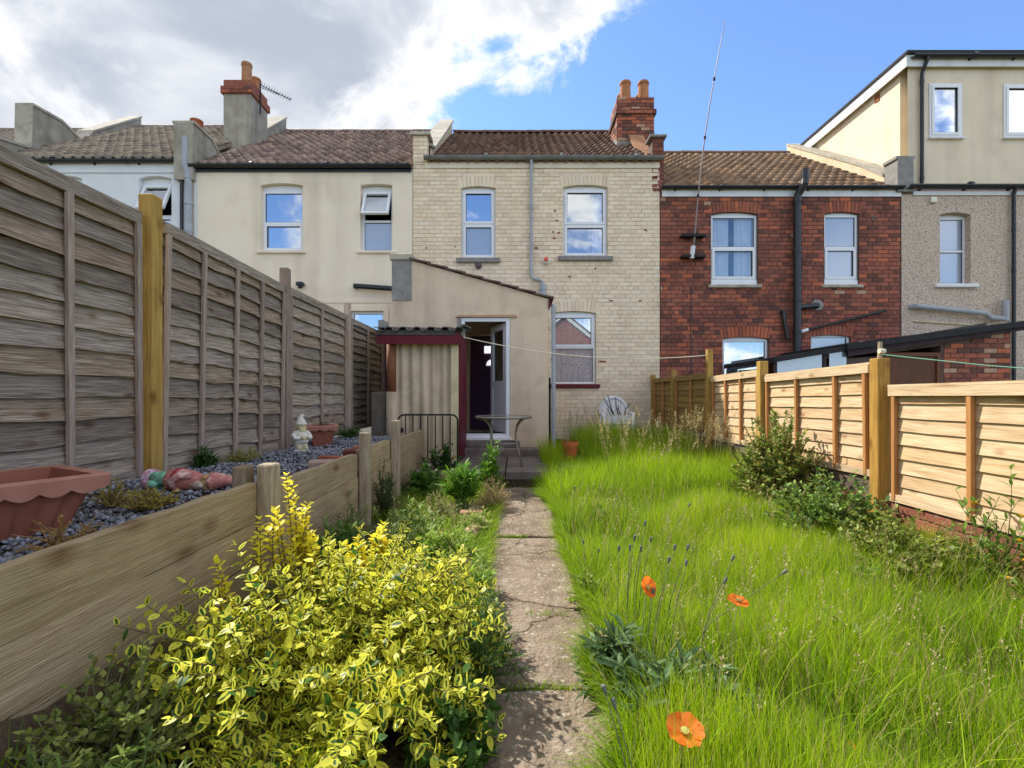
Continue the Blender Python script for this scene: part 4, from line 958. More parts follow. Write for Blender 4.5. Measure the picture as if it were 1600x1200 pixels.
def panel(fence, xf, y0, y1, z0, z1, sx, rows, mats, tints, waney, battens, key, tilt=0.0, rail=.07):
    """overlap panel in the plane x = xf; sx = side it is seen from"""
    L_ = y1 - y0; fr = MB(); ym = (y0 + y1) / 2
    m = Matrix.Translation((xf, y0, z0)) @ Matrix.Rotation(tilt, 4, 'X')
    H = z1 - z0
    def bx(b, xa, xb, ya, yb, za, zb): b.box(min(sx * xa, sx * xb), max(sx * xa, sx * xb), ya, yb, za, zb, m)
    bx(fr, -.03, -.012, .0, L_, 0, H - .03)
    f = fr.build('panel', mats[0], fence)
    rl = MB((R.uniform(.9, 1.1),) * 3); bx(rl, .034, .056, 0, L_, H - rail, H - .002); bx(rl, -.05, .05, -.01, L_ + .01, H, H + .018); rl.build('top_rail', mats[0], f)
    rb = MB((R.uniform(.85, 1.05),) * 3); bx(rb, .03, .046, 0, L_, -.005, rail * .75); rb.build('bottom_rail', mats[0], f)
    sp = (H - rail * .5 - .0) / rows
    ms = board_variants(key, L_, sp * 1.28, mats[0], tints, waney, sx=sx)
    for k in range(rows):
        p = m @ Vector((sx * .0, 0, .012 + k * sp))
        link('board', ms[(k * 5 + int(abs(y0) * 7)) % len(ms)], f, loc=p, rot=(tilt + R.uniform(-.0035, .0035), 0, 0))
    for b in battens:
        t = R.uniform(.8, 1.1); bt = MB((t, t, t)); bb = b - y0
        bt.bev(min(sx * (.042 if key == 'L' else .022), sx * (.07 if key == 'L' else .052)), max(sx * (.042 if key == 'L' else .022), sx * (.07 if key == 'L' else .052)), bb - .019, bb + .019, .004, H - rail - .003, .004, m); bt.build('batten', mats[1], f)
    return f
def post(fence, x, y, z0, z1, w, mat, tint=(1, 1, 1), lean=0.0):
    m = Matrix.Translation((x, y, z0)) @ Matrix.Rotation(lean, 4, 'X')
    return MB(tint).bev(-w / 2, w / 2, -w / 2, w / 2, 0, z1 - z0, .006, m).build('post', mat, fence)
LX = -2.57
fL = thing('fence', 'tall weathered grey overlap fence above the gravel bed on the left', 'fence', (LX, 4, .5))
OT = [(1, 1, 1), (.78, .77, .77), (1.18, 1.16, 1.12), (.95, .86, .78), (1.05, 1.04, 1.06), (.68, .66, .65), (1.0, .92, .83)]
om = (M['fence_old'], M['fence_old_v'])
panel(fL, LX, -.5, 1.30, .62, 2.42, 1, 13, om, OT, .012, (-.4, .1, .6, 1.2), 'L')
panel(fL, LX, 1.40, 3.20, .64, 2.41, 1, 13, om, OT, .012, (1.43, 2.03, 2.68, 3.17), 'L', .006)
panel(fL, LX, 3.36, 5.14, .64, 2.44, 1, 13, om, OT, .016, (3.39, 3.79, 4.25, 4.67, 5.11), 'L', -.028)
panel(fL, LX, 5.28, 7.08, .64, 2.40, 1, 12, om, OT, .012, (5.31, 6.17, 7.05), 'L', -.004)
panel(fL, LX, 7.26, 9.0, .66, 2.38, 1, 14, om, [(.8, .85, .82), (.7, .75, .72), (.9, .92, .9)], .016, (7.3, 8.1, 8.95), 'L')
post(fL, LX + .04, 1.35, .2, 2.55, .09, M['fence_old_v'])
post(fL, LX + .045, 3.28, .2, 2.58, .1, M['post_yellow'])
post(fL, LX + .04, 5.21, .2, 2.60, .09, M['fence_old_v'], (.8, .78, .78))
post(fL, LX + .04, 7.17, .2, 2.60, .085, M['fence_old_v'], (1.3, 1.35, 1.35), .012)
post(fL, LX + .04, 9.05, .2, 2.5, .09, M['fence_old_v'])
for yy in (3.02, 7.3):
    pass
RX = 3.0
fR = thing('fence', 'low new pale orange overlap fence on a brick plinth along the right side', 'fence', (RX, 5, .4))
NT = [(1, 1, 1), (.93, .9, .86), (1.05, 1.05, 1.04), (.98, .92, .82), (1.02, 1.0, .96), (.9, .84, .76)]
nm = (M['fence_new'], M['fence_new_v'])
panel(fR, RX, -.2, 1.62, .38, 1.28, -1, 8, nm, NT, .004, (-.15, .45, 1.05, 1.57), 'R')
panel(fR, RX, 1.76, 3.74, .385, 1.275, -1, 8, nm, NT, .004, (1.8, 2.46, 3.08, 3.70), 'R', -.004)
panel(fR, RX, 3.94, 5.60, .53, 1.46, -1, 8, nm, NT, .004, (4.0, 4.38, 4.98, 5.56), 'R', -.018)
panel(fR, RX, 5.73, 7.12, .575, 1.50, -1, 8, nm, NT, .004, (5.78, 6.22, 6.66, 7.08), 'R', -.02)
gm = (M['post_green'], M['fence_new_v'])
GT = [(1, 1, 1), (.85, .85, .85), (1.1, 1.08, 1.0)]
panel(fR, RX, 7.30, 8.74, .66, 1.53, -1, 8, gm, GT, .006, (7.34, 8.0, 8.7), 'R', .0)
panel(fR, RX, 8.92, 10.1, .68, 1.54, -1, 8, gm, GT, .005, (8.95, 9.5, 10.05), 'R', .0)
post(fR, RX - .045, 1.69, -.1, 1.45, .1, M['post_yellow'])
post(fR, RX - .045, 3.84, -.1, Z(560, 3.84), .1, M['post_yellow'], (.95, .85, .7))
post(fR, RX - .045, 5.665, -.1, 1.61, .095, M['post_yellow'])
post(fR, RX - .045, 7.21, -.1, 1.90, .085, M['post_yellow'])
post(fR, RX - .045, 8.83, -.1, 1.68, .09, M['post_green'], (1.3, 1.2, 1.0))
post(fR, RX - .045, 10.13, -.1, 1.64, .09, M['post_green'], (1.3, 1.2, 1.0))
pl = MB(); pl.box(RX - .02, RX + .2, -.3, 3.9, -.1, .36); pl.box(RX - .02, RX + .2, 3.91, 7.15, -.1, .52); pl.box(RX - .02, RX + .2, 7.16, 10.15, -.1, .55); plo = pl.build('plinth_wall', M['red_mortar'], fR)
lay_bricks(plo, brick_cells(1.8, 10.1, -.06, .36, [], header_every=0), lambda u, z: (RX - .02, u, z), -PI / 2, M['red_brick'], [(.6, .6, .6), (.8, .8, .8), (1, .95, .9), (.7, .75, .8)], 'plinth', prefer=lambda c: c[0])
wire = tag(MB().tube([(RX - .045, 3.86, Z(553, 3.84)), (3.5, 3.5, 1.42), (4.2, 3.0, 1.3)], .004, 5).build('washing_line', M['rope_green']), 'green washing line tied to a stick on the fence post at right', 'washing line')
stk = tag(MB((1, 1, 1)).tube([(RX - .045, 3.84, Z(562, 3.84)), (RX - .04, 3.84, Z(534, 3.84))], [.017, .015], 8).build('stick', M['sleeper_v']), 'short pale stick standing on top of the right fence post', 'stick')
MB().tube([(RX - .065, 3.82, Z(549, 3.84)), (RX - .02, 3.82, Z(549, 3.84))], .02, 8).build('cord_knot', M['rope'], stk)
pts = [];
A_, B_ = Vector((X(725, 6.95), 6.95, Z(527, 6.95))), Vector((RX - .09, 7.2, Z(555, 7.2)))
for i in range(17):
    t = i / 16; p = A_.lerp(B_, t); p.z -= .62 * t * (1 - t); pts.append(tuple(p))
tag(MB().tube(pts, .006, 6).build('washing_line', M['rope']), 'cream washing line slung from the shed to the right fence', 'washing line')

# ================================================================== raised gravel bed
WX = -1.35
rw = thing('retaining_wall', 'timber board retaining wall holding up the raised gravel bed', 'retaining wall', (WX, 3, 0))
def rboard(y0, y1, z0, z1, tint, xo=0.0):
    mb = MB(tint); n = 10; vs = []
    for i in range(n + 1):
        y = y0 + (y1 - y0) * i / n; w1, w0 = R.uniform(-.004, .004), R.uniform(-.003, .003)
        vs += [(WX + xo, y, z0 + w0), (WX + xo + .003, y, (z0 + z1) / 2), (WX + xo, y, z1 + w1), (WX + xo - .045, y, z1 + w1 + .002), (WX + xo - .045, y, z0)]
    fs = []
    for i in range(n):
        for k in range(5): fs.append((5 * i + k, 5 * i + (k + 1) % 5, 5 * i + 5 + (k + 1) % 5, 5 * i + 5 + k))
    fs += [(0, 1, 2, 3, 4), (5 * n + 4, 5 * n + 3, 5 * n + 2, 5 * n + 1, 5 * n)]
    mb.add(vs, fs); mb.build('board', M['sleeper'], rw)
tw = .73
for (ya, yb, zt, tn) in ((-1.0, .66, .75, 1.0), (.68, 2.47, .745, 1.0), (2.56, 4.06, .70, .95), (4.16, 5.12, .72, .92), (5.2, 6.9, .70, .85)):
    z = zt; k = 0
    while z > .12:
        h = (.205, .2, .19, .2)[k % 4]; t = tn * R.uniform(.88, 1.1)
        rboard(ya, yb, max(z - h, -.02) + .004, z, (t, t * R.uniform(.96, 1.0), t * R.uniform(.9, 1.0)), R.uniform(-.006, .006)); z -= h; k += 1
for y, zt, lean in ((.67, .82, 0), (2.51, .84, .01), (4.11, .88, .0), (5.16, .93, 0)):
    m = Matrix.Translation((WX + .04, y, -.1)) @ Matrix.Rotation(lean, 4, 'X')
    MB((R.uniform(.9, 1.1),) * 3).bev(-.035, .05, -.045, .045, 0, zt + .1, .008, m).build('post', M['sleeper_v'], rw)
    if y < 3: MB((.7, .65, .6)).bev(-.16, -.09, -.05, .05, 0, zt + .09, .008, m).build('back_post', M['sleeper_v'], rw)
def gz(x, y): return .62 + .02 * math.sin(3 * y + x) + .015 * math.sin(7 * y)
sheet('gravel_bed', LX - .05, WX - .05, -1.0, 7.0, 0, M['soil'], 8, 40, .004, lambda x, y: gz(x, y) - .012)
sheet('bed_fill', LX - .05, WX - .05, 7.0, 9.2, .45, M['soil'])
def gravel():
    n = 15000
    y = -0.2 + 7.1 * rng.random(n) ** 1.15; x = LX + .02 + (WX - .07 - LX) * rng.random(n)
    keep = y > .6; x, y = x[keep], y[keep]; n = len(x)
    z = np.array([gz(a, b) for a, b in zip(x, y)]) + rng.uniform(-.006, .008, n)
    T0 = np.array([(1, 0, 0), (-1, 0, 0), (0, 1, 0), (0, -1, 0), (0, 0, 1), (0, 0, -1)], float)
    TF = np.array([(0, 2, 4), (2, 1, 4), (1, 3, 4), (3, 0, 4), (2, 0, 5), (1, 2, 5), (3, 1, 5), (0, 3, 5)])
    s = rng.uniform(.009, .02, (n, 1, 1)) * rng.uniform(.6, 1.3, (n, 1, 3)) * np.array([1, 1, .6])
    V = T0[None] * s * rng.uniform(.75, 1.25, (n, 6, 1))
    a = rng.uniform(0, 2 * PI, n); ca, sa = np.cos(a)[:, None], np.sin(a)[:, None]
    tl = rng.uniform(-.6, .6, (n, 1))
    vz = V[..., 2] + V[..., 0] * tl
    V = np.stack([V[..., 0] * ca - V[..., 1] * sa + x[:, None], V[..., 0] * sa + V[..., 1] * ca + y[:, None], vz + z[:, None]], -1)
    T = TF[None] + (np.arange(n) * 6)[:, None, None]
    g = rng.choice([.55, .8, 1.0, 1.25, 1.6], n, p=[.2, .3, .28, .15, .07]); C = np.stack([g, g, g * rng.uniform(1.0, 1.08, n)], -1)
    o = link('gravel', np_mesh('gravel', V.reshape(-1, 3), T.reshape(-1, 3), np.repeat(C, 6, 0), M['gravel']), kind='stuff')
    tag(o, 'grey slate chippings covering the raised bed by the left fence', 'gravel')
gravel()

# ================================================================== planters and gnomes
def trough(root_name, label, cat, c, L_, W_, H, rot, ribs, scal, taper=.78, soil=True, group=None, rimdrop=.06):
    t = thing(root_name, label, cat, c, group)
    per = []; nL = max(8, int(L_ / .02)); nW = max(8, int(W_ / .02))
    for i in range(nL): per.append((-L_ / 2 + L_ * i / nL, -W_ / 2, 0, -1))
    for i in range(nW): per.append((L_ / 2, -W_ / 2 + W_ * i / nW, 1, 0))
    for i in range(nL): per.append((L_ / 2 - L_ * i / nL, W_ / 2, 0, 1))
    for i in range(nW): per.append((-L_ / 2, W_ / 2 - W_ * i / nW, -1, 0))
    n = len(per); m = Matrix.Translation(c) @ Matrix.Rotation(rot, 4, 'Z')
    def ring(sc, off, zf):
        out = []
        for i, (x, y, nx, ny) in enumerate(per):
            o = off(i) if callable(off) else off; z = zf(i) if callable(zf) else zf
            # corners need both normals
            sx_ = 1 if abs(abs(x) - L_ / 2) < 1e-6 else 0; sy_ = 1 if abs(abs(y) - W_ / 2) < 1e-6 else 0
            out.append(tuple(m @ Vector((x * sc + o * (math.copysign(1, x) if sx_ else nx), y * sc + o * (math.copysign(1, y) if sy_ else ny), z))))
        return out
    rb = lambda i: .004 * (1 if i % 4 < 2 else -1) if ribs else 0.0
    def join(rings, name, mat, close=False):
        mb = MB(); vs = [v for r in rings for v in r]; fs = []
        for k in range(len(rings) - 1):
            for i in range(n): fs.append((k * n + i, k * n + (i + 1) % n, (k + 1) * n + (i + 1) % n, (k + 1) * n + i))
        if close: fs.append(tuple(range(n))[::-1])
        mb.add(vs, fs); return mb.build(name, mat, t)
    join([ring(taper, rb, 0), ring(1, rb, H - .03)], 'tub', M['planter'], True)
    join([ring(1, -.012, H - .005), ring(taper, -.008, .04 if not soil else H * .5)], 'liner', M['planter'])
    sf = lambda i: H - rimdrop - scal * abs(math.sin(i * PI / 5))
    join([ring(1, .006, H - rimdrop + .01), ring(1, .03, sf), ring(1, .036, H - .012), ring(1, .028, H), ring(1, -.012, H - .004)], 'rim', M['planter_rim'])
    mb = MB(); mb.add(ring(taper + (1 - taper) * (.75 if soil else .2), -.012, H * .78 if soil else H * .25), [tuple(range(n))]); mb.build('compost', M['soil'], t)
    return t
trough('planter_trough', 'large empty ribbed terracotta trough with scalloped rim at the left edge', 'planter', (-2.18, 1.93, .625), .60, .43, .235, math.radians(63), True, .022, .74, False)
pot_t = trough('planter_pot', 'square terracotta pot with scalloped rim on gravel behind the white gnome', 'planter', (-2.20, 5.42, .61), .26, .26, .255, math.radians(20), False, .018, .7, True, rimdrop=.045)

def gnome(t, m, mats, cols, S, L_=1.0):
    """small garden figure: base, boots, trousers, coat, belt, arms, head with beard and nose, pointed hat"""
    c = lambda k: cols[k]
    T = m @ Matrix.Diagonal((S, S, S * L_, 1))
    def part(name, col, f, mat=None): b = MB(c(col)); f(b); return b.build(name, mat or mats, t, smooth=True)
    part('base', 'base', lambda b: b.lathe([(.24, 0), (.26, .03), (.25, .08), (.18, .1)], 18, m=T, sy=.85))
    def legs(b):
        for s_ in (-1, 1):
            b.ball((s_ * .1, -.1, .13), (.085, .13, .07), m=T); b.lathe([(.12, .08), (.135, .2), (.14, .3), (.11, .36)], 12, (s_ * .09, 0, 0), T)
    part('legs', 'legs', legs)
    part('coat', 'coat', lambda b: b.lathe([(.20, .27), (.25, .30), (.255, .36), (.25, .44), (.23, .52), (.19, .60), (.13, .66), (.08, .68)], 20, m=T, sy=.9))
    part('belt', 'belt', lambda b: b.lathe([(.25, .37), (.268, .38), (.268, .42), (.25, .43)], 20, m=T, sy=.92))
    def arms(b):
        for s_ in (-1, 1):
            b.tube([T @ Vector(p) for p in ((s_ * .19, .02, .6), (s_ * .28, -.02, .5), (s_ * .27, -.14, .42), (s_ * .14, -.24, .44))], [.075 * S, .078 * S, .066 * S, .055 * S], 10)
    part('arms', 'arms', arms)
    def hands(b):
        for s_ in (-1, 1): b.ball((s_ * .1, -.26, .45), (.055, .05, .05), m=T)
    part('hands', 'skin', hands)
    hd = part('head', 'skin', lambda b: (b.ball((0, -.01, .76), (.15, .15, .14), 16, 10, T), b.ball((0, -.165, .76), (.035, .04, .033), m=T), b.ball((-.15, -.0, .76), (.03, .04, .05), m=T), b.ball((.15, 0, .76), (.03, .04, .05), m=T)))
    b = MB(c('beard')); b.ball((0, -.10, .665), (.135, .10, .12), 14, 8, T); b.ball((-.06, -.155, .715), (.07, .035, .03), m=T); b.ball((.06, -.155, .715), (.07, .035, .03), m=T); b.ball((0, -.13, .57), (.07, .06, .09), m=T); b.build('beard', mats, hd, smooth=True)
    b = MB(c('eye'));
    for s_ in (-1, 1): b.ball((s_ * .055, -.142, .79), (.018, .012, .018), 8, 6, T)
    b.build('eyes', mats, hd, smooth=True)
    pts_ = [(0, -.01, .80), (0, .0, .84), (0, .01, .92), (0, .015, .99), (.02, .01, 1.05), (.07, -.01, 1.08), (.105, -.03, 1.065)]
    b = MB(c('hat')); b.tube([T @ Vector(p) for p in pts_], [.175 * S, .17 * S, .135 * S, .1 * S, .065 * S, .045 * S, .03 * S], 14); b.tube([T @ Vector((0, -.01, .795)), T @ Vector((0, -.008, .85))], [.185 * S, .18 * S], 14); b.build('hat', mats, t, smooth=True)
wh = dict(base=(1, 1, 1), legs=(.95, .9, .75), coat=(1, 1, 1), belt=(.9, .82, .6), arms=(1, 1, 1), skin=(.9, .8, .5), beard=(.95, .85, .55), eye=(.5, .45, .3), hat=(1.02, 1.02, 1.02))
g1 = thing('garden_gnome', 'white weathered garden gnome standing on gravel in front of a square pot', 'gnome', (-2.22, 4.9, .62))
gnome(g1, Matrix.Translation((-2.215, 4.9, .61)) @ Matrix.Rotation(math.radians(52), 4, 'Z'), M['gnome_white'], wh, .30, 1.2)
pc = dict(base=(.5, .26, .3), legs=(.22, .40, .26), coat=(.55, .2, .17), belt=(.35, .05, .06), arms=(.6, .28, .24), skin=(.52, .30, .15), beard=(.55, .42, .32), eye=(.05, .04, .04), hat=(.6, .24, .2))
g2 = thing('garden_gnome', 'faded red and green painted gnome lying on its side on the gravel', 'gnome', (-1.95, 2.83, .63))
gnome(g2, Matrix.Translation((-2.21, 2.86, .69)) @ Matrix.Rotation(math.radians(-4), 4, 'Z') @ Matrix.Rotation(PI / 2, 4, 'Y') @ Matrix.Rotation(math.radians(55), 4, 'Z'), M['gnome_paint'], pc, .30, 1.68)
LB = ['loose brick on the gravel edge nearest the gate', 'loose dark brick on the gravel beside the retaining wall post', 'loose red brick half sunk in gravel behind the retaining wall', 'loose grey block on the gravel behind the retaining wall', 'red brick on soil beside the path below the bright green weeds', 'pale upright brick in the overgrown bed by the path', 'broken brick lying in weeds left of the path joint', 'brown brick lying flat in the overgrown bed', 'cracked brick among the grass near the golden shrub']
for i, (x, y, z, rz, t) in enumerate([(-1.52, 4.75, .63, .3, (1, .95, .9)), (-1.5, 4.45, .63, .1, (.6, .5, .5)), (-1.55, 4.0, .625, -.3, (1.1, 1, .9)), (-1.5, 3.7, .63, .2, (1.2, 2.2, 2.8)), (-.42, 4.55, .03, .2, (1.1, 1.6, 1.7)), (-.36, 3.98, .03, 1.4, (1.6, 3.0, 3.4)), (-.48, 3.5, .02, .6, (1.6, 2.9, 3.2)), (-.85, 4.5, .03, .1, (.9, 1.2, 1.3)), (-.62, 3.9, .0, .9, (1.3, 1.7, 1.6))]):
    mb = MB(t); mb.bev(-.105, .105, -.05, .05, 0, .065, .008, Matrix.Translation((x, y, z)) @ Matrix.Rotation(rz, 4, 'Z') @ Matrix.Rotation(R.uniform(-.15, .15), 4, 'X'))
    tag(mb.build('loose_brick', M['red_brick']), LB[i], 'brick', 'loose bricks lying in the garden')

# ================================================================== shed
YS = 7.1; kS = F / YS
sh = thing('garden_shed', 'small cream corrugated lean-to shed with maroon fascia beside the back door', 'shed', (-1.4, 7.5, .15))
sx0, sx1 = X(600, YS), X(717, YS)
def corrug(x0, x1, z0, z1, y, pitch, amp, n_per=8):
    mb = MB(); n = int((x1 - x0) / pitch * n_per); vs = []
    for i in range(n + 1):
        x = x0 + (x1 - x0) * i / n; yy = y + amp * math.sin(2 * PI * (x - x0) / pitch)
        vs += [(x, yy, z0), (x, yy, z1), (x, yy + .008, z0), (x, yy + .008, z1)]
    fs = []
    for i in range(n):
        a, b = 4 * i, 4 * i + 4; fs += [(a, b, b + 1, a + 1), (a + 3, b + 3, b + 2, a + 2)]
    mb.add(vs, fs); return mb
corrug(X(617, YS), X(706, YS), .1, Z(534, YS), YS + .03, .155, .022).build('wall_sheet', M['asbestos'], sh, smooth=True)
MB().box(X(705, YS) + .0, X(716, YS), YS - .03, YS + .05, .1, Z(534, YS)).build('corner_post', M['cream_paint'], sh)
MB().tube([(X(611, YS), YS + .02, Z(612, YS)), (X(611, YS), YS + .02, Z(533, YS))], .072, 14).build('pipe_post', M['rust_brown'], sh, smooth=True)
MB().tube([(X(611, YS), YS + .02, .1), (X(611, YS), YS + .02, Z(612, YS) - .002)], .076, 14).build('pipe_base', M['asbestos'], sh, smooth=True)
sd = MB(); sd.box(sx1 - .01, sx1 + .02, YS + .06, 8.02, .2, 1.98); sdo = sd.build('side_door', M['maroon'], sh)
MB().tube([(sx1 + .02, YS + .12, 1.22), (sx1 + .06, YS + .12, 1.22), (sx1 + .06, YS + .12, 1.05), (sx1 + .02, YS + .12, 1.05)], .008, 6).build('handle', M['iron'], sdo)
MB().box(sx0 - .02, sx0 + .02, YS + .1, 8.02, .1, 1.98).build('side_wall', M['dark_wood'], sh)
fa = MB(); fa.box(X(592, YS), X(716, YS), YS - .14, YS - .11, Z(538, YS - .1), Z(520, YS - .1)); fa.box(X(716, YS) , X(716, YS) + .03, YS - .14, 8.0, Z(538, YS - .1), Z(520, YS - .1)); fa.build('fascia', M['maroon'], sh)
MB().box(X(592, YS), X(713, YS), YS - .155, YS - .141, Z(524, YS - .1), Z(516.5, YS - .1)).build('edge_strip', M['roof_sheet'], sh)
zt = Z(514, YS - .15)
rs = MB(); n = 72; vs = []; rx0, rx1 = X(590, YS), X(726, YS)
for i in range(n + 1):
    x = rx0 + (rx1 - rx0) * i / n; s_ = math.sin(2 * PI * (x - rx0) / .205 + 1.2); zz = .045 * max(-.6, min(.6, s_ * 1.3))
    vs += [(x, YS - .2, zt + zz), (x, 8.03, zt + zz + .14), (x, YS - .2, zt + zz - .012), (x, 8.03, zt + zz + .128)]
fs = []
for i in range(n): a, b = 4 * i, 4 * i + 4; fs += [(a, b, b + 1, a + 1), (a + 3, b + 3, b + 2, a + 2), (a + 2, b + 2, b, a)]
rs.add(vs, fs); rs.build('roof', M['roof_sheet'], sh)
MB().box(X(594, YS), X(602, YS), YS - .1, YS + .2, zt + .03, zt + .14).build('ballast_block', M['cement'], sh)
MB().prism_x([(YS - .21, zt + .03), (YS + .8, zt + .13), (YS + .8, zt + .16), (YS - .21, zt + .06)], X(716, YS) + .06, X(726, YS) + .03).build('roof_edge', M['roof_sheet'], sh)
tag(MB((.55, .5, .42)).bev(X(578, YS), X(603, YS), YS + .05, YS + .45, .4, Z(612, YS), .015).build('concrete_bunker', M['cement']), 'squat grey concrete box between the left fence and the shed', 'concrete box')

# ================================================================== gate
YG = 6.86
gt = thing('metal_gate', 'black metal bar gate with rounded top leaning on the cream shed', 'gate', (-1.1, YG, .05))
gx0, gx1 = X(622, YG), X(715, YG); gzt, gzb = Z(648, YG), .06
def arcpts(): 
    r = .09; p = [(gx0, YG, gzb)]
    p += [(gx0 + r - r * math.cos(t), YG, gzt - r + r * math.sin(t)) for t in [PI / 2 * i / 6 for i in range(7)]]
    p += [(gx1 - r + r * math.sin(t), YG, gzt - r + r * math.cos(t)) for t in [PI / 2 * i / 6 for i in range(7)]]
    return p + [(gx1, YG, gzb)]
MB().tube(arcpts(), .013, 8).build('frame', M['iron'], gt, smooth=True)
MB().tube([(gx0, YG, .16), (gx1, YG, .16)], .011, 6).build('bottom_rail', M['iron'], gt)
for i in range(7):
    x = gx0 + (gx1 - gx0) * (i + 1) / 8 - .0
    MB().tube([(x, YG, .16), (x, YG, gzt)], .009, 6).build('bar', M['iron'], gt)
MB().bev(gx0 - .03, gx0 + .08, YG - .03, YG + .02, gzt - .26, gzt - .19, .01).build('latch', M['iron'], gt)

# ================================================================== table, chair, trough, pot
tb = thing('garden_table', 'round glass topped metal garden table outside the open back door', 'table', (X(787, 6.8), 6.8, .2))
tc_ = (X(787, 6.8), 6.8); tz = Z(651, 6.8)
MB().lathe([(.375, 0), (.375, .012)], 36, (*tc_, tz - .004)).build('glass_top', M['glass_table'], tb)
b = MB(); b.tube([(tc_[0] + .39 * math.cos(t), tc_[1] + .39 * math.sin(t), tz - .005) for t in [2 * PI * i / 40 for i in range(41)]], .018, 8, False); b.build('rim', M['steel'], tb, smooth=True)
for a in (35, 145, 215, 325):
    ca, sa = math.cos(math.radians(a)), math.sin(math.radians(a))
    P_ = [(.36, tz - .02), (.30, tz - .05), (.24, tz - .12), (.215, tz - .22), (.215, tz - .34), (.25, tz - .46), (.32, .195)]
    MB().tube([(tc_[0] + r * ca, tc_[1] + r * sa, z) for r, z in P_], .014, 8).build('leg', M['steel'], tb, smooth=True)
b = MB(); b.tube([(tc_[0] + .225 * math.cos(t), tc_[1] + .225 * math.sin(t), tz - .37) for t in [2 * PI * i / 24 for i in range(25)]], .012, 8, False); b.build('brace_ring', M['steel'], tb, smooth=True)

cy0 = 9.3; cxm = X(963, cy0); gz0 = .2; zs_ = .62
chr_ = thing('plastic_chair', 'white plastic garden chair against the painted brick wall', 'chair', (cxm, cy0, gz0))
hw_ = .27
b = MB(); ztop_ = Z(621, cy0)
arch = [(-hw_ - .02, .50, gz0 + .42)] + [(-hw_ * math.cos(t) * 1.05, cy0 + .26 - cy0, gz0 + .62 + (ztop_ - gz0 - .62) * math.sin(t)) for t in [PI * i / 12 for i in range(13)]] + [(hw_ + .02, .50, gz0 + .42)]
b.tube([(cxm + p[0], cy0 + .24 + (p[2] - gz0 - .62) * .12, p[2]) for p in arch[1:-1]], .036, 8); b.build('back_frame', M['white_plastic'], chr_, smooth=True)
for i in range(5):
    x = -.18 + .09 * i; zt_ = gz0 + .62 + (ztop_ - gz0 - .62) * math.sqrt(max(0, 1 - (x / hw_ / 1.05) ** 2))
    b = MB(); b.prism_x([(cy0 + .20, gz0 + .44), (cy0 + .215, gz0 + .44), (cy0 + .255 + (zt_ - gz0 - .62) * .12, zt_ - .01), (cy0 + .24 + (zt_ - gz0 - .62) * .12, zt_ - .01)], cxm + x - .038, cxm + x + .038); b.build('back_slat', M['white_plastic'], chr_)
b = MB(); b.bev(cxm - .25, cxm + .25, cy0 - .22, cy0 + .23, gz0 + .41, gz0 + .445, .012); b.box(cxm - .25, cxm + .25, cy0 - .222, cy0 - .2, gz0 + .33, gz0 + .41); b.build('seat', M['white_plastic'], chr_)
for s_ in (-1, 1):
    b = MB(); b.tube([(cxm + s_ * .285, cy0 + .25, gz0 + .62), (cxm + s_ * .30, cy0 + .1, gz0 + .645), (cxm + s_ * .30, cy0 - .15, gz0 + .64), (cxm + s_ * .28, cy0 - .23, gz0 + .58)], [.03, .034, .034, .026], 8); b.build('arm', M['white_plastic'], chr_, smooth=True)
    for yy in (-.22, .22):
        b = MB(); b.tube([(cxm + s_ * .28, cy0 + yy, gz0 + .62), (cxm + s_ * .27, cy0 + yy, gz0 + .4), (cxm + s_ * .30, cy0 + yy * 1.15, gz0 + .0)], [.026, .032, .022], 8); b.build('leg', M['white_plastic'], chr_, smooth=True)
tr = thing('window_trough', 'white plastic trough of dead stalks on the seat of the white chair', 'planter', (cxm + .02, cy0 - .1, gz0 + .445))
b = MB(); b.ring(cxm - .27, cxm + .30, 0, 0, .01, 0, 0) if False else None
ty0, ty1 = cy0 - .24, cy0 - .02; tz0, tz1 = gz0 + .448, gz0 + .62
b.box(cxm - .24, cxm + .24, ty0, ty0 + .012, tz0, tz1); b.box(cxm - .24, cxm + .24, ty1 - .012, ty1, tz0, tz1); b.box(cxm - .24, cxm - .228, ty0 + .012, ty1 - .012, tz0, tz1); b.box(cxm + .228, cxm + .24, ty0 + .012, ty1 - .012, tz0, tz1); b.box(cxm - .228, cxm + .228, ty0 + .012, ty1 - .012, tz0, tz0 + .012)
b.build('tub', M['white_plastic'], tr); MB().box(cxm - .226, cxm + .226, ty0 + .014, ty1 - .014, tz0 + .014, tz1 - .02).build('compost', M['soil'], tr)
for p, q, c in (((-.05, .0), (-.27, .36), (.05, .04, .035)), ((-.06, .02), (-.2, .42), (.04, .06, .08)), ((.02, .0), (-.05, .38), (.03, .03, .03)), ((.06, .0), (.0, .22), (.05, .045, .03)), ((.12, 0), (.22, .25), (.12, .12, .05)), ((-.12, 0), (-.2, .16), (.1, .1, .05))):
    MB(c).tube([(cxm + p[0], cy0 - .13, tz1 - .03), (cxm + (p[0] + q[0]) / 2 - .02, cy0 - .15, tz1 + q[1] * .45), (cxm + q[0], cy0 - .16, tz1 + q[1] - .03)], [.012, .01, .007], 6).build('stalk', M['stem'], tr)
def flower_pot(name, label, c, r, h, mat, tint=(1, 1, 1)):
    t = thing(name, label, 'flower pot', c)
    MB(tint).lathe([(r * .68, 0), (r * .72, .005), (r * .94, h * .78), (r * 1.04, h * .78), (r * 1.06, h * .82), (r * 1.05, h), (r * .95, h), (r * .9, h * .7)], 24, c).build('pot', mat, t)
    MB().lathe([(r * .9, h * .85), (r * .3, h * .88)], 16, c).build('compost', M['soil'], t); return t
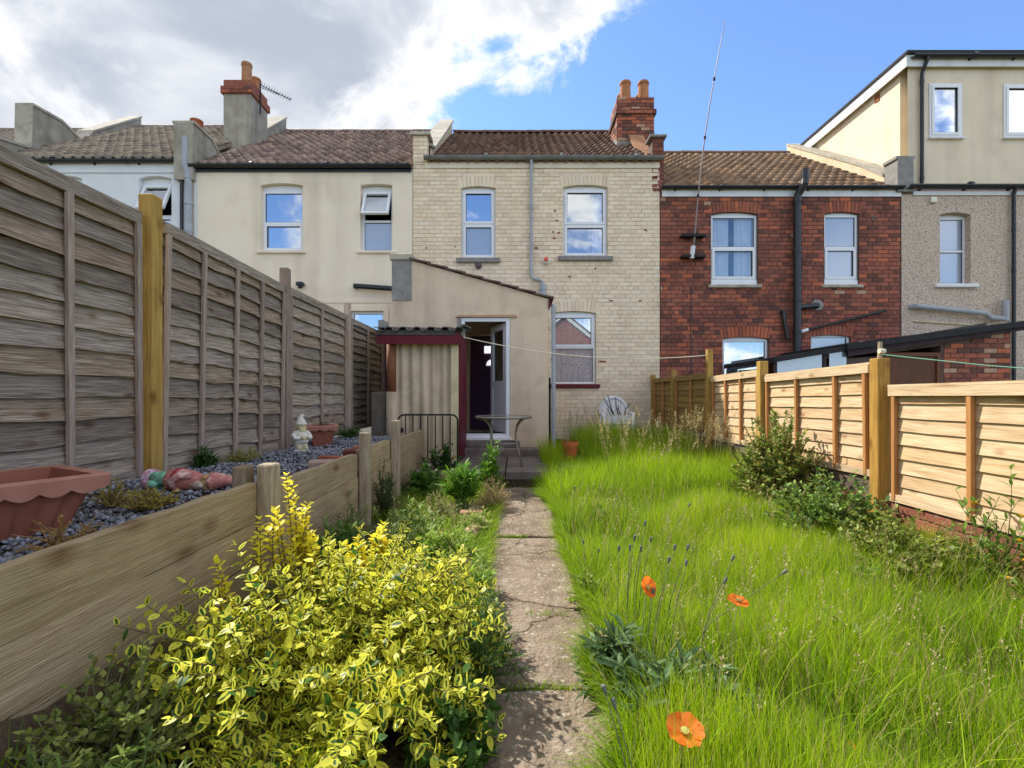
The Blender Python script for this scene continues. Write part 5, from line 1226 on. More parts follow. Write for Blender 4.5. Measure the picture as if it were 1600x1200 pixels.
flower_pot('flower_pot', 'round orange terracotta pot sprouting plumed grass in the long grass', (X(891, 7.3), 7.3, .19), .125, .30, M['planter'], (1.9, 1.5, .8))

# ================================================================== aerials
am = thing('aerial_mast', 'tall thin whip aerial leaning from brackets on the red brick wall', 'aerial', (X(1083, YF), YF - .1, Z(400, YF)))
pA, pB = Vector((X(1083, 10.05), 10.05, Z(398, 10.05))), Vector((X(1133, 10.05), 10.05, Z(32, 10.05)))
bow = [pA.lerp(pB, i / 12) + Vector((-.09 * math.sin(PI * i / 12), 0, 0)) for i in range(13)]
MB((.28, .23, .2)).tube(bow, [.02 - .012 * i / 12 for i in range(13)], 6).build('whip', M['red_lens'], am, smooth=True)
for i in (3, 6, 9): MB((.3, .3, .3)).tube([bow[i] - Vector((0, 0, .03)), bow[i] + Vector((0, 0, .03))], .026, 8).build('joint', M['iron'], am)
MB((.9, .9, .9)).tube([pA + Vector((-.03, 0, -.08)), pA + Vector((-.0, 0, .18))], .05, 10).build('mount', M['pvc'], am)
for py in (371, 403): MB().box(X(1062, YF), X(1098, YF), YF - .19, YF - .02, Z(py, YF) - .03, Z(py, YF) + .02).build('bracket', M['iron'], am)
tv = thing('tv_aerial', 'black yagi television aerial on the rendered chimney', 'aerial', (X(410, 12.3), 12.3, 8.9))
q0, q1 = Vector((X(408, 12.3), 12.3, Z(133, 12.3))), Vector((X(455, 12.0), 12.0, Z(156, 12.0)))
MB().tube([q0, q1], .012, 6).build('boom', M['iron'], tv); MB().tube([q0 - Vector((.02, 0, .75)), q0 + Vector((-.02, 0, .05))], .018, 8).build('mast', M['iron'], tv)
MB().tube([q0 + Vector((0, 0, -.06)), q0.lerp(q1, .6) + Vector((0, 0, -.02))], .008, 6).build('strut', M['iron'], tv)
for i in range(12):
    p = q0.lerp(q1, i / 11.5); d = Vector((.03, .0, .075 - .002 * i)); MB().tube([p - d, p + d], .006, 5).build('element', M['iron'], tv)
# ================================================================== vegetation
def frames(d):
    """orthonormal frames (n,3,3) with column 1 = direction d"""
    d = d / np.linalg.norm(d, axis=1, keepdims=True); up = np.tile([0, 0, 1.0], (len(d), 1)); up[np.abs(d[:, 2]) > .95] = [1, 0, 0]
    s = np.cross(d, up); s /= np.linalg.norm(s, axis=1, keepdims=True); n = np.cross(s, d)
    return s, d, n
def blades(base, h, w, lean, az, col, tipcol=None, seg=3, droop=.6):
    """grass ribbons: base (n,3), height, width, lean (0..1), azimuth; returns V, T, C"""
    n = len(base); dx, dy = np.cos(az), np.sin(az); ax = rng.uniform(0, 2 * PI, n); px, py = np.cos(ax), np.sin(ax)
    V = np.zeros((n, 2 * seg + 1, 3)); C = np.zeros((n, 2 * seg + 1, 3))
    for k in range(seg + 1):
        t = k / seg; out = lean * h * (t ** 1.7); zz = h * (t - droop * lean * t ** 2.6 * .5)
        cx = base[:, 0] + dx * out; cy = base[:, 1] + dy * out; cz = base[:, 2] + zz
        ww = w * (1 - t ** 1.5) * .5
        cc = col * (.75 + .35 * t) if tipcol is None else col * (1 - t) + tipcol * t  # darker roots, lighter tips: shade deep in the grass put into the blade colour
        if k < seg:
            V[:, 2 * k] = np.stack([cx - px * ww, cy - py * ww, cz], -1); V[:, 2 * k + 1] = np.stack([cx + px * ww, cy + py * ww, cz], -1)
            C[:, 2 * k] = cc; C[:, 2 * k + 1] = cc
        else: V[:, 2 * k] = np.stack([cx, cy, cz], -1); C[:, 2 * k] = cc
    f = []
    for k in range(seg - 1): f += [(2 * k, 2 * k + 1, 2 * k + 2), (2 * k + 1, 2 * k + 3, 2 * k + 2)]
    f.append((2 * seg - 2, 2 * seg - 1, 2 * seg))
    T = np.array(f)[None] + (np.arange(n) * (2 * seg + 1))[:, None, None]
    return V.reshape(-1, 3), T.reshape(-1, 3), C.reshape(-1, 3)
def cat(parts):
    Vs, Ts, Cs = [], [], []; o = 0
    for V, T, C in parts:
        if C.shape[1] == 3: C = np.hstack([C, np.ones((len(C), 1))])
        Vs.append(V); Ts.append(T + o); Cs.append(C); o += len(V)
    return np.vstack(Vs), np.vstack(Ts), np.vstack(Cs)
def nz2(x, y, s):
    return np.sin(x * 2.3 * s + 1.3 * np.sin(y * 1.7 * s)) * .5 + np.sin(y * 2.9 * s + 1.1 * np.sin(x * 2.1 * s + 2)) * .5
G_LIGHT, G_MID, G_DARK, G_STRAW = np.array([.50, .63, .020]), np.array([.29, .48, .012]), np.array([.12, .26, .012]), np.array([.48, .42, .17])
def grasscol(n, f, straw=.05):
    """f in 0..1: dark to light"""
    f = np.clip(f + rng.normal(0, .30, n), 0, 1)[:, None]
    c = np.where(f < .5, G_DARK + (G_MID - G_DARK) * f * 2, G_MID + (G_LIGHT - G_MID) * (f - .5) * 2)
    s = rng.random(n) < straw; c[s] = G_STRAW * rng.uniform(.7, 1.1, (s.sum(), 1)); return c
def lz(x, y): return .02 + .03 * np.sin(x * 2.1 + y * .7) + .025 * np.sin(y * 1.9 - x) + np.maximum(0, (y - 6.0)) * .06
def field(n, x0, x1, y0, y1, pw=1.0):
    return x0 + (x1 - x0) * rng.random(n), y0 + (y1 - y0) * rng.random(n) ** pw
def edge(y): return .395 + .035 * np.sin(y * 3.1) + .025 * np.sin(y * 7.7 + 1) - .05 * np.exp(-((y - 2.0) / .5) ** 2) - .07 * np.exp(-((y - 1.2) / .4) ** 2)
parts = []
# near lawn, dense and fine
n = 118000; x, y = field(n, .3, 2.97, .75, 5.2, 1.25); k = x > edge(y) + np.abs(rng.normal(0, .02, n)); x, y = x[k], y[k]; n = len(x)
clump = nz2(x, y, 2.2); big = nz2(x + 3, y, .8)
h = (.17 + .075 * clump + .05 * big + .035 * np.clip(y - 3.5, 0, 2)) * rng.uniform(.55, 1.45, n)
h *= np.where(x < edge(y) + .14, .75, 1)
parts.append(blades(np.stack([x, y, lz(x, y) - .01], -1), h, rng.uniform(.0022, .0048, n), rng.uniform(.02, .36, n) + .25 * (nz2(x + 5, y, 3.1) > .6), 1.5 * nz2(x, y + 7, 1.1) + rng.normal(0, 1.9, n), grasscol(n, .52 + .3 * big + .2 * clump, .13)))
# fallen straw-coloured and long arching blades
n = 5200; x, y = field(n, .42, 2.95, .8, 6.0, 1.15); h = rng.uniform(.22, .42, n) + .05 * np.clip(y - 3, 0, 3)
parts.append(blades(np.stack([x, y, lz(x, y)], -1), h, rng.uniform(.002, .004, n), rng.uniform(.2, .9, n), rng.uniform(0, 2 * PI, n), grasscol(n, .75, .4), seg=4))
n = 4200; x, y = field(n, .45, 2.95, .9, 5.5, 1.2); k = nz2(x, y, 1.6) > .1; x, y = x[k], y[k]; n = len(x)
parts.append(blades(np.stack([x, y, lz(x, y)], -1), rng.uniform(.16, .34, n), rng.uniform(.005, .009, n), rng.uniform(.1, .7, n), rng.uniform(0, 2 * PI, n), grasscol(n, .45, .06), seg=4))
# far lawn, longer
n = 52000; x, y = field(n, .34, 2.97, 5.0, 9.3, 1.1); k = (x > edge(y) + .02) & ~((y > 7.4) & (x < 1.1) & (rng.random(n) < .75)) ; x, y = x[k], y[k]; n = len(x)
clump = nz2(x, y, 2.0); h = (.36 + .08 * clump) * rng.uniform(.5, 1.5, n) * np.clip(1.0 + (y - 5) * .05, .8, 1.15)
h *= np.where(x < .62, .85, 1) * np.where((np.abs(x - .84) < .2) & (y > 6.3), .45, 1)
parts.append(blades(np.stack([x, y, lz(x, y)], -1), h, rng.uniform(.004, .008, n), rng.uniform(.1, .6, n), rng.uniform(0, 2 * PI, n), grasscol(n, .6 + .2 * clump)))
# lawn behind the photographer
n = 9000; x, y = field(n, .36, 2.95, -1.9, .8); h = rng.uniform(.1, .28, n)
parts.append(blades(np.stack([x, y, lz(x, y)], -1), h, rng.uniform(.004, .007, n), rng.uniform(.1, .6, n), rng.uniform(0, 2 * PI, n), grasscol(n, .55)))
# blades overhanging the path edge
n = 9500; y = rng.uniform(1.0, 6.6, n); x = edge(y) + .03 * np.sin(y * 9) + np.abs(rng.normal(0, .05, n)); h = rng.uniform(.09, .24, n) + .05 * np.clip(y - 4, 0, 3)
parts.append(blades(np.stack([x, y, lz(x, y) - .01], -1), h, rng.uniform(.003, .006, n), rng.uniform(.4, 1.0, n), PI + rng.normal(0, .7, n), grasscol(n, .45, .08), droop=1.0))
V, T, C = cat(parts)
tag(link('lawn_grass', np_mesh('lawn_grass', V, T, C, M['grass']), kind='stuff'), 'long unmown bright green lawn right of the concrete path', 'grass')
# grass and weeds in the bed on the left
parts = []
n = 15000; x, y = field(n, -1.28, -.2, 1.0, 6.9, 1.0); dn = nz2(x, y, 2.6)
k = ((dn > -.1) | ((x < -.95) & (y < 2.2))) & (rng.random(n) < np.where(y > 5.3, .8, 1)) & ~((x > -.30) & (rng.random(n) < .8)); x, y, dn = x[k], y[k], dn[k]; n = len(x)
h = rng.uniform(.05, .2, n) * (1 + .5 * dn); zb = .02 + .03 * np.sin(x * 5 + y * 3) + .02 * np.sin(y * 6.1 - 2 * x) + np.maximum(0, (-x - .92)) * (.72 / (1 + np.exp((y - 2.1) * 3)) + .12)
parts.append(blades(np.stack([x, y, zb - .01], -1), h, rng.uniform(.003, .007, n), rng.uniform(.2, .9, n), rng.uniform(0, 2 * PI, n), grasscol(n, .38 + .1 * dn, .16)))
n = 5200; x, y = field(n, -.34, -.17, 1.0, 6.2); h = rng.uniform(.05, .2, n)
parts.append(blades(np.stack([x, y, np.zeros(n)], -1), h, rng.uniform(.003, .006, n), rng.uniform(.4, 1, n), rng.normal(0, .9, n), grasscol(n, .4, .15), droop=1))
# tufts at the joints of the path and on the patio
for yj, xa, xb, m_ in ((4.035, -.25, .1, 160), (1.94, -.2, .38, 260), (6.2, -.2, .4, 160), (2.6, .05, .3, 60)):
    x = rng.uniform(xa, xb, m_); y = yj + rng.normal(0, .015, m_)
    parts.append(blades(np.stack([x, y, np.full(m_, -.01)], -1), rng.uniform(.02, .06, m_), rng.uniform(.003, .005, m_), rng.uniform(.3, 1, m_), rng.uniform(0, 2 * PI, m_), grasscol(m_, .35, .1)))
V, T, C = cat(parts)
tag(link('bed_grass', np_mesh('bed_grass', V, T, C, M['grass']), kind='stuff'), 'patchy grass and low weeds in the bed left of the path', 'grass')

# ---- seeding grass: thin stems with pale drooping heads
def seed_heads(spots, name, label, headcol=(.55, .44, .24), hmin=.6, hmax=.95, hl=.16, spread=.0, pl=.014, ns=26):
    stems, heads = [], []
    for (x0, y0) in spots:
        h = R.uniform(hmin, hmax); az = R.uniform(0, 2 * PI); ln = R.uniform(.08, .3); zb = float(lz(np.array(x0), np.array(y0)))
        P_ = [np.array([x0 + math.cos(az) * ln * h * t ** 2, y0 + math.sin(az) * ln * h * t ** 2, zb + h * (t - .12 * ln * t ** 3)]) for t in np.linspace(0, 1, 8)]
        for i in range(7):
            a, b = P_[i], P_[i + 1]; w = .0016 * (1.2 - i * .08)
            o = np.array([w, 0, 0]); o2 = np.array([0, w, 0])
            c = np.array([.24, .27, .06]) if i < 4 else np.array([.38, .33, .14])
            stems.append((np.array([a - o, a + o, b + o, b - o, a - o2, a + o2, b + o2, b - o2]), np.array([(0, 1, 2), (0, 2, 3), (4, 5, 6), (4, 6, 7)]), np.tile(c, (8, 1))))
        for k in range(ns):
            t = R.uniform(1 - hl / h, 1.0); q = t * 7; i = min(6, int(q)); p = P_[i] + (P_[i + 1] - P_[i]) * (q - i)
            d = np.array([R.uniform(-1, 1), R.uniform(-1, 1), R.uniform(.1, 1.3)]); d /= np.linalg.norm(d); r = (1 - (t - (1 - hl / h)) / (hl / h)) * spread
            p = p + d * np.array([1, 1, .4]) * r; s = np.cross(d, [0, 0, 1.0]); s = s / (np.linalg.norm(s) + 1e-6) * pl * .24
            c = np.array(headcol) * R.uniform(.7, 1.15)
            heads.append((np.array([p, p + d * pl * .5 + s, p + d * pl, p + d * pl * .5 - s]), np.array([(0, 1, 2), (0, 2, 3)]), np.tile(c, (4, 1))))
    V, T, C = cat(stems + heads)
    tag(link(name, np_mesh(name, V, T, C, M['grass']), kind='stuff'), label, 'grass')
sp = [(R.uniform(.95, 2.85), R.uniform(4.6, 7.6)) for _ in range(120)] + [(R.uniform(1.9, 2.9), R.uniform(5.5, 7.0)) for _ in range(40)]
seed_heads(sp, 'seeding_grass', 'tall seeding grass with golden heads in front of the chair', hmin=.62, hmax=1.05, hl=.2, spread=.03, pl=.02)
seed_heads([(R.uniform(.5, 2.9), R.uniform(1.3, 4.4)) for _ in range(240)], 'lawn_seed_heads', 'fine pale grass seed heads scattered through the lawn', (.62, .52, .30), .25, .42, .1, .035, .012, 16)
seed_heads([(X(891, 7.3) + R.uniform(-.09, .09), 7.3 + R.uniform(-.08, .08)) for _ in range(26)], 'plumed_grass', 'arching plumed grass growing out of the orange terracotta pot', (.62, .55, .36), .6, .9, .24, .012, .02, 30)

# ---- leaf clouds
def leaf_template(wr=.42, fold=.18, curl=.12, n=3):
    """unit leaf along +y: midrib alpha 0, margin alpha 1"""
    V = [(0, 0, 0)]; A = [.55]; ts = [(i + 1) / (n + 1) for i in range(n)]
    prof = lambda t: wr * .5 * (math.sin(PI * t ** .8) ** .8)
    for t in ts:
        z = -curl * t * t; w = prof(t)
        V += [(0, t, z), (-w, t + .02, z + fold * w), (w, t + .02, z + fold * w)]; A += [0, 1, 1]
    V.append((0, 1, -curl)); A.append(1)
    F_ = [(0, 1, 2), (0, 3, 1)]
    for i in range(n - 1):
        a = 1 + 3 * i; b = a + 3; F_ += [(a, b, a + 1), (b, b + 1, a + 1), (a, a + 2, b), (b, a + 2, b + 2)]
    a = 1 + 3 * (n - 1); e = len(V) - 1; F_ += [(a, e, a + 1), (a, a + 2, e)]
    return np.array(V, float), np.array(F_), np.array(A, float)
LT = leaf_template(.58, .1, .15); LT_NARROW = leaf_template(.2, .15, .2); LT_ROUND = leaf_template(.75, .12, .1); LT_LOBE = leaf_template(.26, .35, .35)
def place_leaves(tpl, pos, dirs, roll, size, col):
    V0, F0, A0 = tpl; n = len(pos); s, d, nn = frames(dirs)
    cr, sr = np.cos(roll)[:, None], np.sin(roll)[:, None]; s2 = s * cr + nn * sr; n2 = -s * sr + nn * cr
    V = (V0[None, :, 0:1] * s2[:, None] + V0[None, :, 1:2] * d[:, None] + V0[None, :, 2:3] * n2[:, None]) * size[:, None, None] + pos[:, None]
    T = F0[None] + (np.arange(n) * len(V0))[:, None, None]
    C = np.concatenate([np.repeat(col[:, None], len(V0), 1), np.tile(A0[None, :, None], (n, 1, 1))], -1)
    return V.reshape(-1, 3), T.reshape(-1, 3), C.reshape(-1, 4), (s2, d, n2)
def unit(v): return v / np.linalg.norm(v, axis=-1, keepdims=True)

# golden variegated euonymus
def euonymus():
    base = np.array([-.72, 1.92, .02]); root = thing('variegated_shrub', 'low spreading shrub with yellow margined green leaves in the left foreground', 'shrub', tuple(base))
    lobes = [((-.62, 2.08, .10), (.52, .55, .43), 270), ((-.95, 1.62, .12), (.36, .34, .36), 120), ((-.36, 2.0, .06), (.36, .50, .40), 150), ((-.42, 1.52, .06), (.34, .34, .26), 100), ((-.70, 1.42, .0), (.30, .24, .19), 55), ((-.82, 2.4, .12), (.32, .32, .34), 80)]
    tips, bs = [], []
    for c, r, k in lobes:
        for _ in range(k):
            ph = R.uniform(0, 2 * PI); ct = R.uniform(-.05, 1); stt = math.sqrt(1 - ct * ct); q = R.uniform(.62, 1.0) if R.random() < .7 else R.uniform(1.0, 1.2)
            tips.append((c[0] + r[0] * stt * math.cos(ph) * q, c[1] + r[1] * stt * math.sin(ph) * q, c[2] + r[2] * ct * q)); bs.append((base[0] * .55 + c[0] * .45 + R.uniform(-.1, .1), base[1] * .55 + c[1] * .45 + R.uniform(-.1, .1), .03))
    tips += [(-1.26, 1.50, .47), (-1.23, 1.58, .50), (-1.2, 1.72, .52), (-1.22, 1.45, .40), (-1.12, 1.9, .60)]; bs += [(-.8, 1.7, .1)] * 5
    gold = []
    for (px, py, Y) in ((452, 742, 2.35), (470, 790, 2.35), (440, 800, 2.3), (463, 830, 2.3), (480, 845, 2.3), (592, 822, 2.5), (588, 838, 2.5), (600, 835, 2.5), (560, 845, 2.45), (580, 870, 2.45), (600, 850, 2.5), (545, 850, 2.5), (418, 800, 2.2), (393, 815, 2.1), (330, 880, 1.9), (470, 800, 2.4), (485, 820, 2.38), (455, 815, 2.36), (590, 845, 2.48)):
        for q in range(2):
            tips.append((X(px, Y) + R.uniform(-.02, .02), Y + R.uniform(-.04, .04), Z(py, Y) - q * R.uniform(.02, .09))); bs.append((X(px, Y) + .05, Y, .15)); gold.append(len(tips) - 1)
    tips, bs = np.array(tips), np.array(bs); keep = (tips[:, 0] > -1.29) & (tips[:, 0] < .02) & (tips[:, 2] > .05)
    gold = set(gold); tw = MB(); pos, dirs, size, col, roll = [], [], [], [], []
    for i in range(len(tips)):
        if not keep[i]: continue
        a, b = bs[i], tips[i]; mid = (a + b) / 2 + np.array([R.uniform(-.05, .05), R.uniform(-.05, .05), .06])
        cur = lambda t: a * (1 - t) ** 2 + 2 * mid * t * (1 - t) + b * t * t
        tw.t = (.14, .12, .05); tw.tube([tuple(cur(t)) for t in (0, .35, .7, 1)], [.005, .004, .003, .0018], 4, False)
        isg = i in gold; m = 9 if not isg else 16; Ln = np.linalg.norm(b - a); az = R.uniform(0, PI)
        for k in range(m):
            t = 1 - (k / m) * min(.75, (.26 if isg else .22) / Ln + .12); p = cur(t); ax = unit(cur(min(1, t + .02)) - cur(t - .04)); s_, _, n_ = frames(ax[None])
            for sd in (0, PI):
                w = az + sd + (k % 2) * PI / 2 + R.uniform(-.3, .3); side = s_[0] * math.cos(w) + n_[0] * math.sin(w)
                up = .9 if k == 0 else .35
                dv = side + ax * up + np.array([0, 0, .25]) + np.array([R.uniform(-.4, .4) for _ in range(3)])
                pos.append(p); dirs.append(dv); size.append(R.uniform(.034, .054) * (.72 if k == 0 else 1) * (.85 if isg else 1)); roll.append(R.uniform(-.5, .5))
                if isg: c = np.array([.98, .88, .06]) * R.uniform(.85, 1.1); g = 1
                else:
                    f = R.random(); c = np.array([.90, .84, .10]) * (1 - f) + np.array([.74, .76, .07]) * f; c *= R.uniform(.8, 1.1); g = 0
                    if R.random() < .05: c = np.array([.07, .18, .03])
                col.append(np.append(c, g))
    pos, dirs, size, roll, col = map(np.array, (pos, dirs, size, roll, col))
    tw.build('branches', M['stem'], root)
    V, T, C, fr = place_leaves(LT, pos, dirs, roll, size, col[:, :3])
    nv = len(LT[0]); C = C.reshape(len(pos), nv, 4); alt = rng.integers(0, 3, len(pos)); C[..., 3] += np.array([-.22, -.02, .22])[alt][:, None]; C[col[:, 3] > .5, :, 3] += .6; V = V.reshape(len(pos), nv, 3)
    # the leaves that show largest are objects of their own
    dist = np.linalg.norm(pos - np.array([0, 0, CH]), axis=1); show = size / dist + .02 * (pos[:, 2] > .25) * size
    order = np.argsort(-show)[:300]; mask = np.ones(len(pos), bool); mask[order] = False
    pool = {}
    for i in order:
        key = (int(col[i, 3] > .5), int(alt[i]), int(np.argmin([abs(col[i, 0] - q) for q in (.07, .6, .7, .8, .97)])))
        if key not in pool:
            cc = np.concatenate([np.tile(col[i, :3], (nv, 1)), (LT[2] + .6 * key[0] + (-.22, -.02, .22)[key[1]])[:, None]], 1); pool[key] = np_mesh('leaf', LT[0], LT[1], cc, M['leaf_v'])
        o = bpy.data.objects.new('leaf', pool[key]); COL.objects.link(o); attach(o, root)
        m3 = np.stack([fr[0][i], fr[1][i], fr[2][i]], 1) * size[i]
        o.matrix_basis = Matrix([[*m3[0], pos[i][0]], [*m3[1], pos[i][1]], [*m3[2], pos[i][2]], [0, 0, 0, 1]])
    nn = mask.sum(); Tm = LT[1][None] + (np.arange(nn) * nv)[:, None, None]
    link('foliage', np_mesh('foliage', V[mask].reshape(-1, 3), Tm.reshape(-1, 3), C[mask].reshape(-1, 4), M['leaf_v']), root, 'stuff')
euonymus()

def bushy(name, label, cat_, c, r, ntw, tpl, lsize, cols, per=8, twig=(.10, .07, .04), flower=None, loose=.3, upright=.3, mat='leaf', dense=1.7):
    """shrub or weed: stems fanning out of its base with leaves along them"""
    root = thing(name, label, cat_, c); tw = MB(twig); pos, dirs, size, col = [], [], [], []; fpos = []
    c = np.array(c)
    for _ in range(int(ntw * dense)):
        ph = R.uniform(0, 2 * PI); ct = R.uniform(upright - .3, 1); st_ = math.sqrt(max(0, 1 - ct * ct)); q = R.uniform(1 - loose, 1.1)
        b = c + np.array([r[0] * st_ * math.cos(ph), r[1] * st_ * math.sin(ph), r[2] * max(.08, ct)]) * q; a = c + np.array([R.uniform(-.3, .3) * r[0], R.uniform(-.3, .3) * r[1], -.02])
        mid = (a + b) / 2 + np.array([R.uniform(-.05, .05), R.uniform(-.05, .05), .12 * r[2]]); cur = lambda t: a * (1 - t) ** 2 + 2 * mid * t * (1 - t) + b * t * t
        tw.tube([tuple(cur(t)) for t in (0, .35, .7, 1)], [.004, .0033, .0025, .0015], 4, False)
        for k in range(per):
            t = R.uniform(.25, 1.0) ** .7; pos.append(cur(t)); ax = unit(cur(min(1, t + .02)) - cur(t - .04)); dirs.append(ax * .5 + np.array([R.uniform(-1, 1), R.uniform(-1, 1), R.uniform(-.1, .8)]))
            size.append(lsize * R.uniform(.7, 1.45)); col.append(np.array(cols[R.randrange(len(cols))]) * R.uniform(.75, 1.2))
        fpos.append(cur(1.0))
    tw.build('stems', M['stem'], root)
    pos, dirs, size, col = map(np.array, (pos, dirs, size, col))
    V, T, C, _ = place_leaves(tpl, pos, dirs, rng.uniform(-.6, .6, len(pos)), size, col)
    link('foliage', np_mesh('foliage', V, T, C, M[mat]), root, 'stuff')
    if flower:
        for p in R.sample(fpos, min(flower[1], len(fpos))):
            MB(flower[0]).lathe([(.002, -.006), (flower[2], .002), (flower[2] * .9, .008), (.004, .01)], 9, tuple(p)).build('flower', M['petal'], root)
    return root
RG = [(.18, .27, .04), (.26, .36, .06), (.38, .44, .09), (.40, .29, .11), (.13, .2, .05)]
bushy('rose_bush', 'rounded bush of small dull green leaves in front of the right fence', 'bush', (2.62, 4.72, .03), (.44, .52, 1.0), 330, LT, .034, RG, 38, loose=.6, upright=.25)
bushy('bramble', 'low sprawling dark green bramble below the right fence post', 'bush', (2.52, 3.8, .03), (.46, .50, .56), 190, LT, .034, [(.13, .24, .05), (.22, .36, .06), (.32, .43, .08), (.1, .18, .06)], 26, loose=.5, upright=.15)
bushy('bramble', 'flat trailing yellowish bramble spreading out under the nearest fence panel', 'bush', (2.55, 3.15, .03), (.42, .55, .40), 130, LT, .030, [(.26, .34, .06), (.36, .38, .09), (.17, .25, .05)], 24, loose=.6, upright=.1)
bushy('weed', 'tall sow thistle with yellow flowers against the right fence edge', 'weed', (2.78, 2.75, .03), (.2, .26, .72), 16, LT_LOBE, .06, [(.14, .25, .04), (.19, .31, .05)], 9, (.10, .16, .04), ((.85, .55, .02), 7, .014), .5, .5)
bushy('weed', 'leafy weed at the extreme right edge under the fence', 'weed', (2.75, 2.35, .03), (.22, .26, .50), 26, LT, .055, [(.1, .17, .03), (.16, .2, .05), (.25, .16, .08)], 9, (.12, .14, .04), None, .5, .3)
bushy('weed', 'dark leafy weed behind the rose bush beside the fence plinth', 'weed', (2.72, 5.6, .05), (.2, .4, .5), 46, LT, .034, RG, 12, loose=.5)
bushy('weed', 'bright green willowy weed clump left of the path in front of the patio', 'weed', (-.55, 4.9, .02), (.20, .22, .56), 26, LT_NARROW, .085, [(.16, .33, .03), (.2, .4, .04), (.11, .25, .03)], 26, (.13, .22, .05), None, .35, .65)
bushy('weed', 'bright green willowy weed at the corner of the patio', 'weed', (-.30, 5.75, .02), (.16, .2, .58), 18, LT_NARROW, .085, [(.16, .33, .03), (.12, .26, .03)], 24, (.13, .22, .05), None, .35, .65)
bushy('weed', 'dry pinkish brown tufted weed beside the path edge', 'weed', (-.22, 5.0, .0), (.22, .2, .36), 90, LT_NARROW, .022, [(.45, .33, .16), (.36, .3, .1), (.5, .38, .22)], 12, (.34, .25, .13), None, .3, .35)
bushy('weed', 'dark buttercup weed with yellow flowers at the foot of the gate', 'weed', (-1.0, 6.45, .04), (.34, .22, .52), 46, LT, .05, [(.04, .09, .02), (.07, .14, .03)], 11, (.06, .1, .03), ((.9, .62, .02), 5, .016), .5, .4)
bushy('weed', 'feathery dark weed against the middle retaining wall post', 'weed', (-1.2, 4.35, .05), (.12, .16, .62), 26, LT_NARROW, .045, [(.06, .11, .03), (.09, .14, .05)], 18, (.08, .1, .04), None, .5, .55)
bushy('weed', 'tall dock weed seeding beside the retaining wall', 'weed', (-1.16, 3.35, .05), (.16, .3, .52), 30, LT_NARROW, .035, [(.10, .16, .03), (.17, .24, .05), (.22, .24, .08)], 18, (.12, .14, .05), None, .5, .5)
bushy('weed', 'seeding weed stalks behind the golden shrub', 'weed', (-.8, 3.0, .03), (.26, .3, .50), 44, LT_NARROW, .03, [(.14, .2, .04), (.24, .26, .07), (.09, .14, .03)], 18, (.14, .16, .05), None, .5, .45)
bushy('weed', 'sprawling green bedstraw on the right flank of the golden shrub', 'weed', (-.17, 2.05, .02), (.20, .5, .30), 110, LT_NARROW, .026, [(.09, .18, .03), (.13, .24, .04), (.06, .12, .03)], 18, (.09, .15, .04), None, .5, .1)
bushy('weed', 'dark leafy weed spilling onto the path at its near end', 'weed', (-.2, 1.55, .02), (.17, .26, .22), 60, LT, .034, [(.05, .12, .02), (.09, .19, .03)], 12, (.08, .13, .04), None, .5, .15)
bushy('weed', 'yellowish small leaved weed along the foot of the retaining wall', 'weed', (-1.12, 1.32, .16), (.2, .3, .3), 120, LT_ROUND, .018, [(.26, .31, .06), (.34, .37, .09), (.16, .22, .05)], 16, (.16, .15, .07), None, .5, .2)
bushy('weed', 'yellow green creeping weed on the right edge of the path', 'weed', (.44, 2.75, .02), (.14, .22, .14), 70, LT_ROUND, .016, [(.26, .33, .05), (.2, .3, .04), (.32, .36, .07)], 14, (.18, .2, .06), None, .5, .1)
for lb, c, r, k, tp, sz, cl, per in [
    ('dark green dock clump at the foot of the retaining wall behind the golden shrub', (-1.12, 3.0, .05), (.18, .34, .42), 60, LT_NARROW, .06, [(.07, .14, .03), (.11, .2, .04), (.16, .24, .05)], 14),
    ('mixed green weeds in the middle of the overgrown bed', (-.8, 3.7, .03), (.3, .34, .34), 70, LT_NARROW, .05, [(.12, .22, .03), (.2, .3, .05), (.3, .32, .1)], 14),
    ('leafy green weeds beside the loose bricks', (-.5, 3.35, .03), (.24, .34, .24), 60, LT_NARROW, .055, [(.18, .32, .03), (.25, .38, .05), (.32, .34, .08)], 12),
    ('dark leafy weeds in the shady corner of the bed by the gate', (-1.08, 5.6, .05), (.26, .4, .34), 70, LT, .045, [(.06, .14, .02), (.1, .2, .03)], 12),
    ('low green weeds along the left path edge by the joint', (-.36, 4.2, .02), (.14, .5, .16), 70, LT_NARROW, .045, [(.2, .33, .04), (.28, .36, .07), (.34, .3, .12)], 12),
    ('straw coloured dead stalks in the sunny part of the bed', (-.7, 4.35, .03), (.22, .28, .36), 46, LT_NARROW, .02, [(.46, .38, .18), (.38, .32, .12), (.3, .33, .1)], 20),
    ('yellow green weed skirting the shrub beside the path', (-.24, 2.75, .02), (.12, .4, .2), 70, LT_NARROW, .04, [(.2, .33, .04), (.28, .38, .06), (.14, .24, .03)], 12),
    ('tangled green weeds at the bottom left corner', (-1.02, 1.1, .1), (.26, .2, .26), 70, LT_NARROW, .035, [(.16, .24, .04), (.24, .3, .07), (.1, .16, .03)], 14)]:
    cl = [tuple(q * 1.3 for q in w_) for w_ in cl]
    bushy('weed', lb, 'weed', c, r, k, tp, sz, cl, per, (.12, .17, .05), None, .5, .25)
for lb, c in [('broad leaved dandelion in the lawn right of the flat open poppy', (1.5, 2.2)), ('broad leaved weed in the middle of the lawn', (1.3, 3.4)), ('broad leaved weed in the lawn near the bramble', (2.1, 2.9)), ('clover patch in the far lawn near the path', (.75, 4.3))]:
    bushy('weed', lb, 'weed', (c[0], c[1], float(lz(np.array(c[0]), np.array(c[1])))), (.1, .11, .17), 16, LT, .05, [(.1, .2, .03), (.16, .28, .04), (.2, .26, .06)], 5, (.12, .17, .05), None, .4, .3)
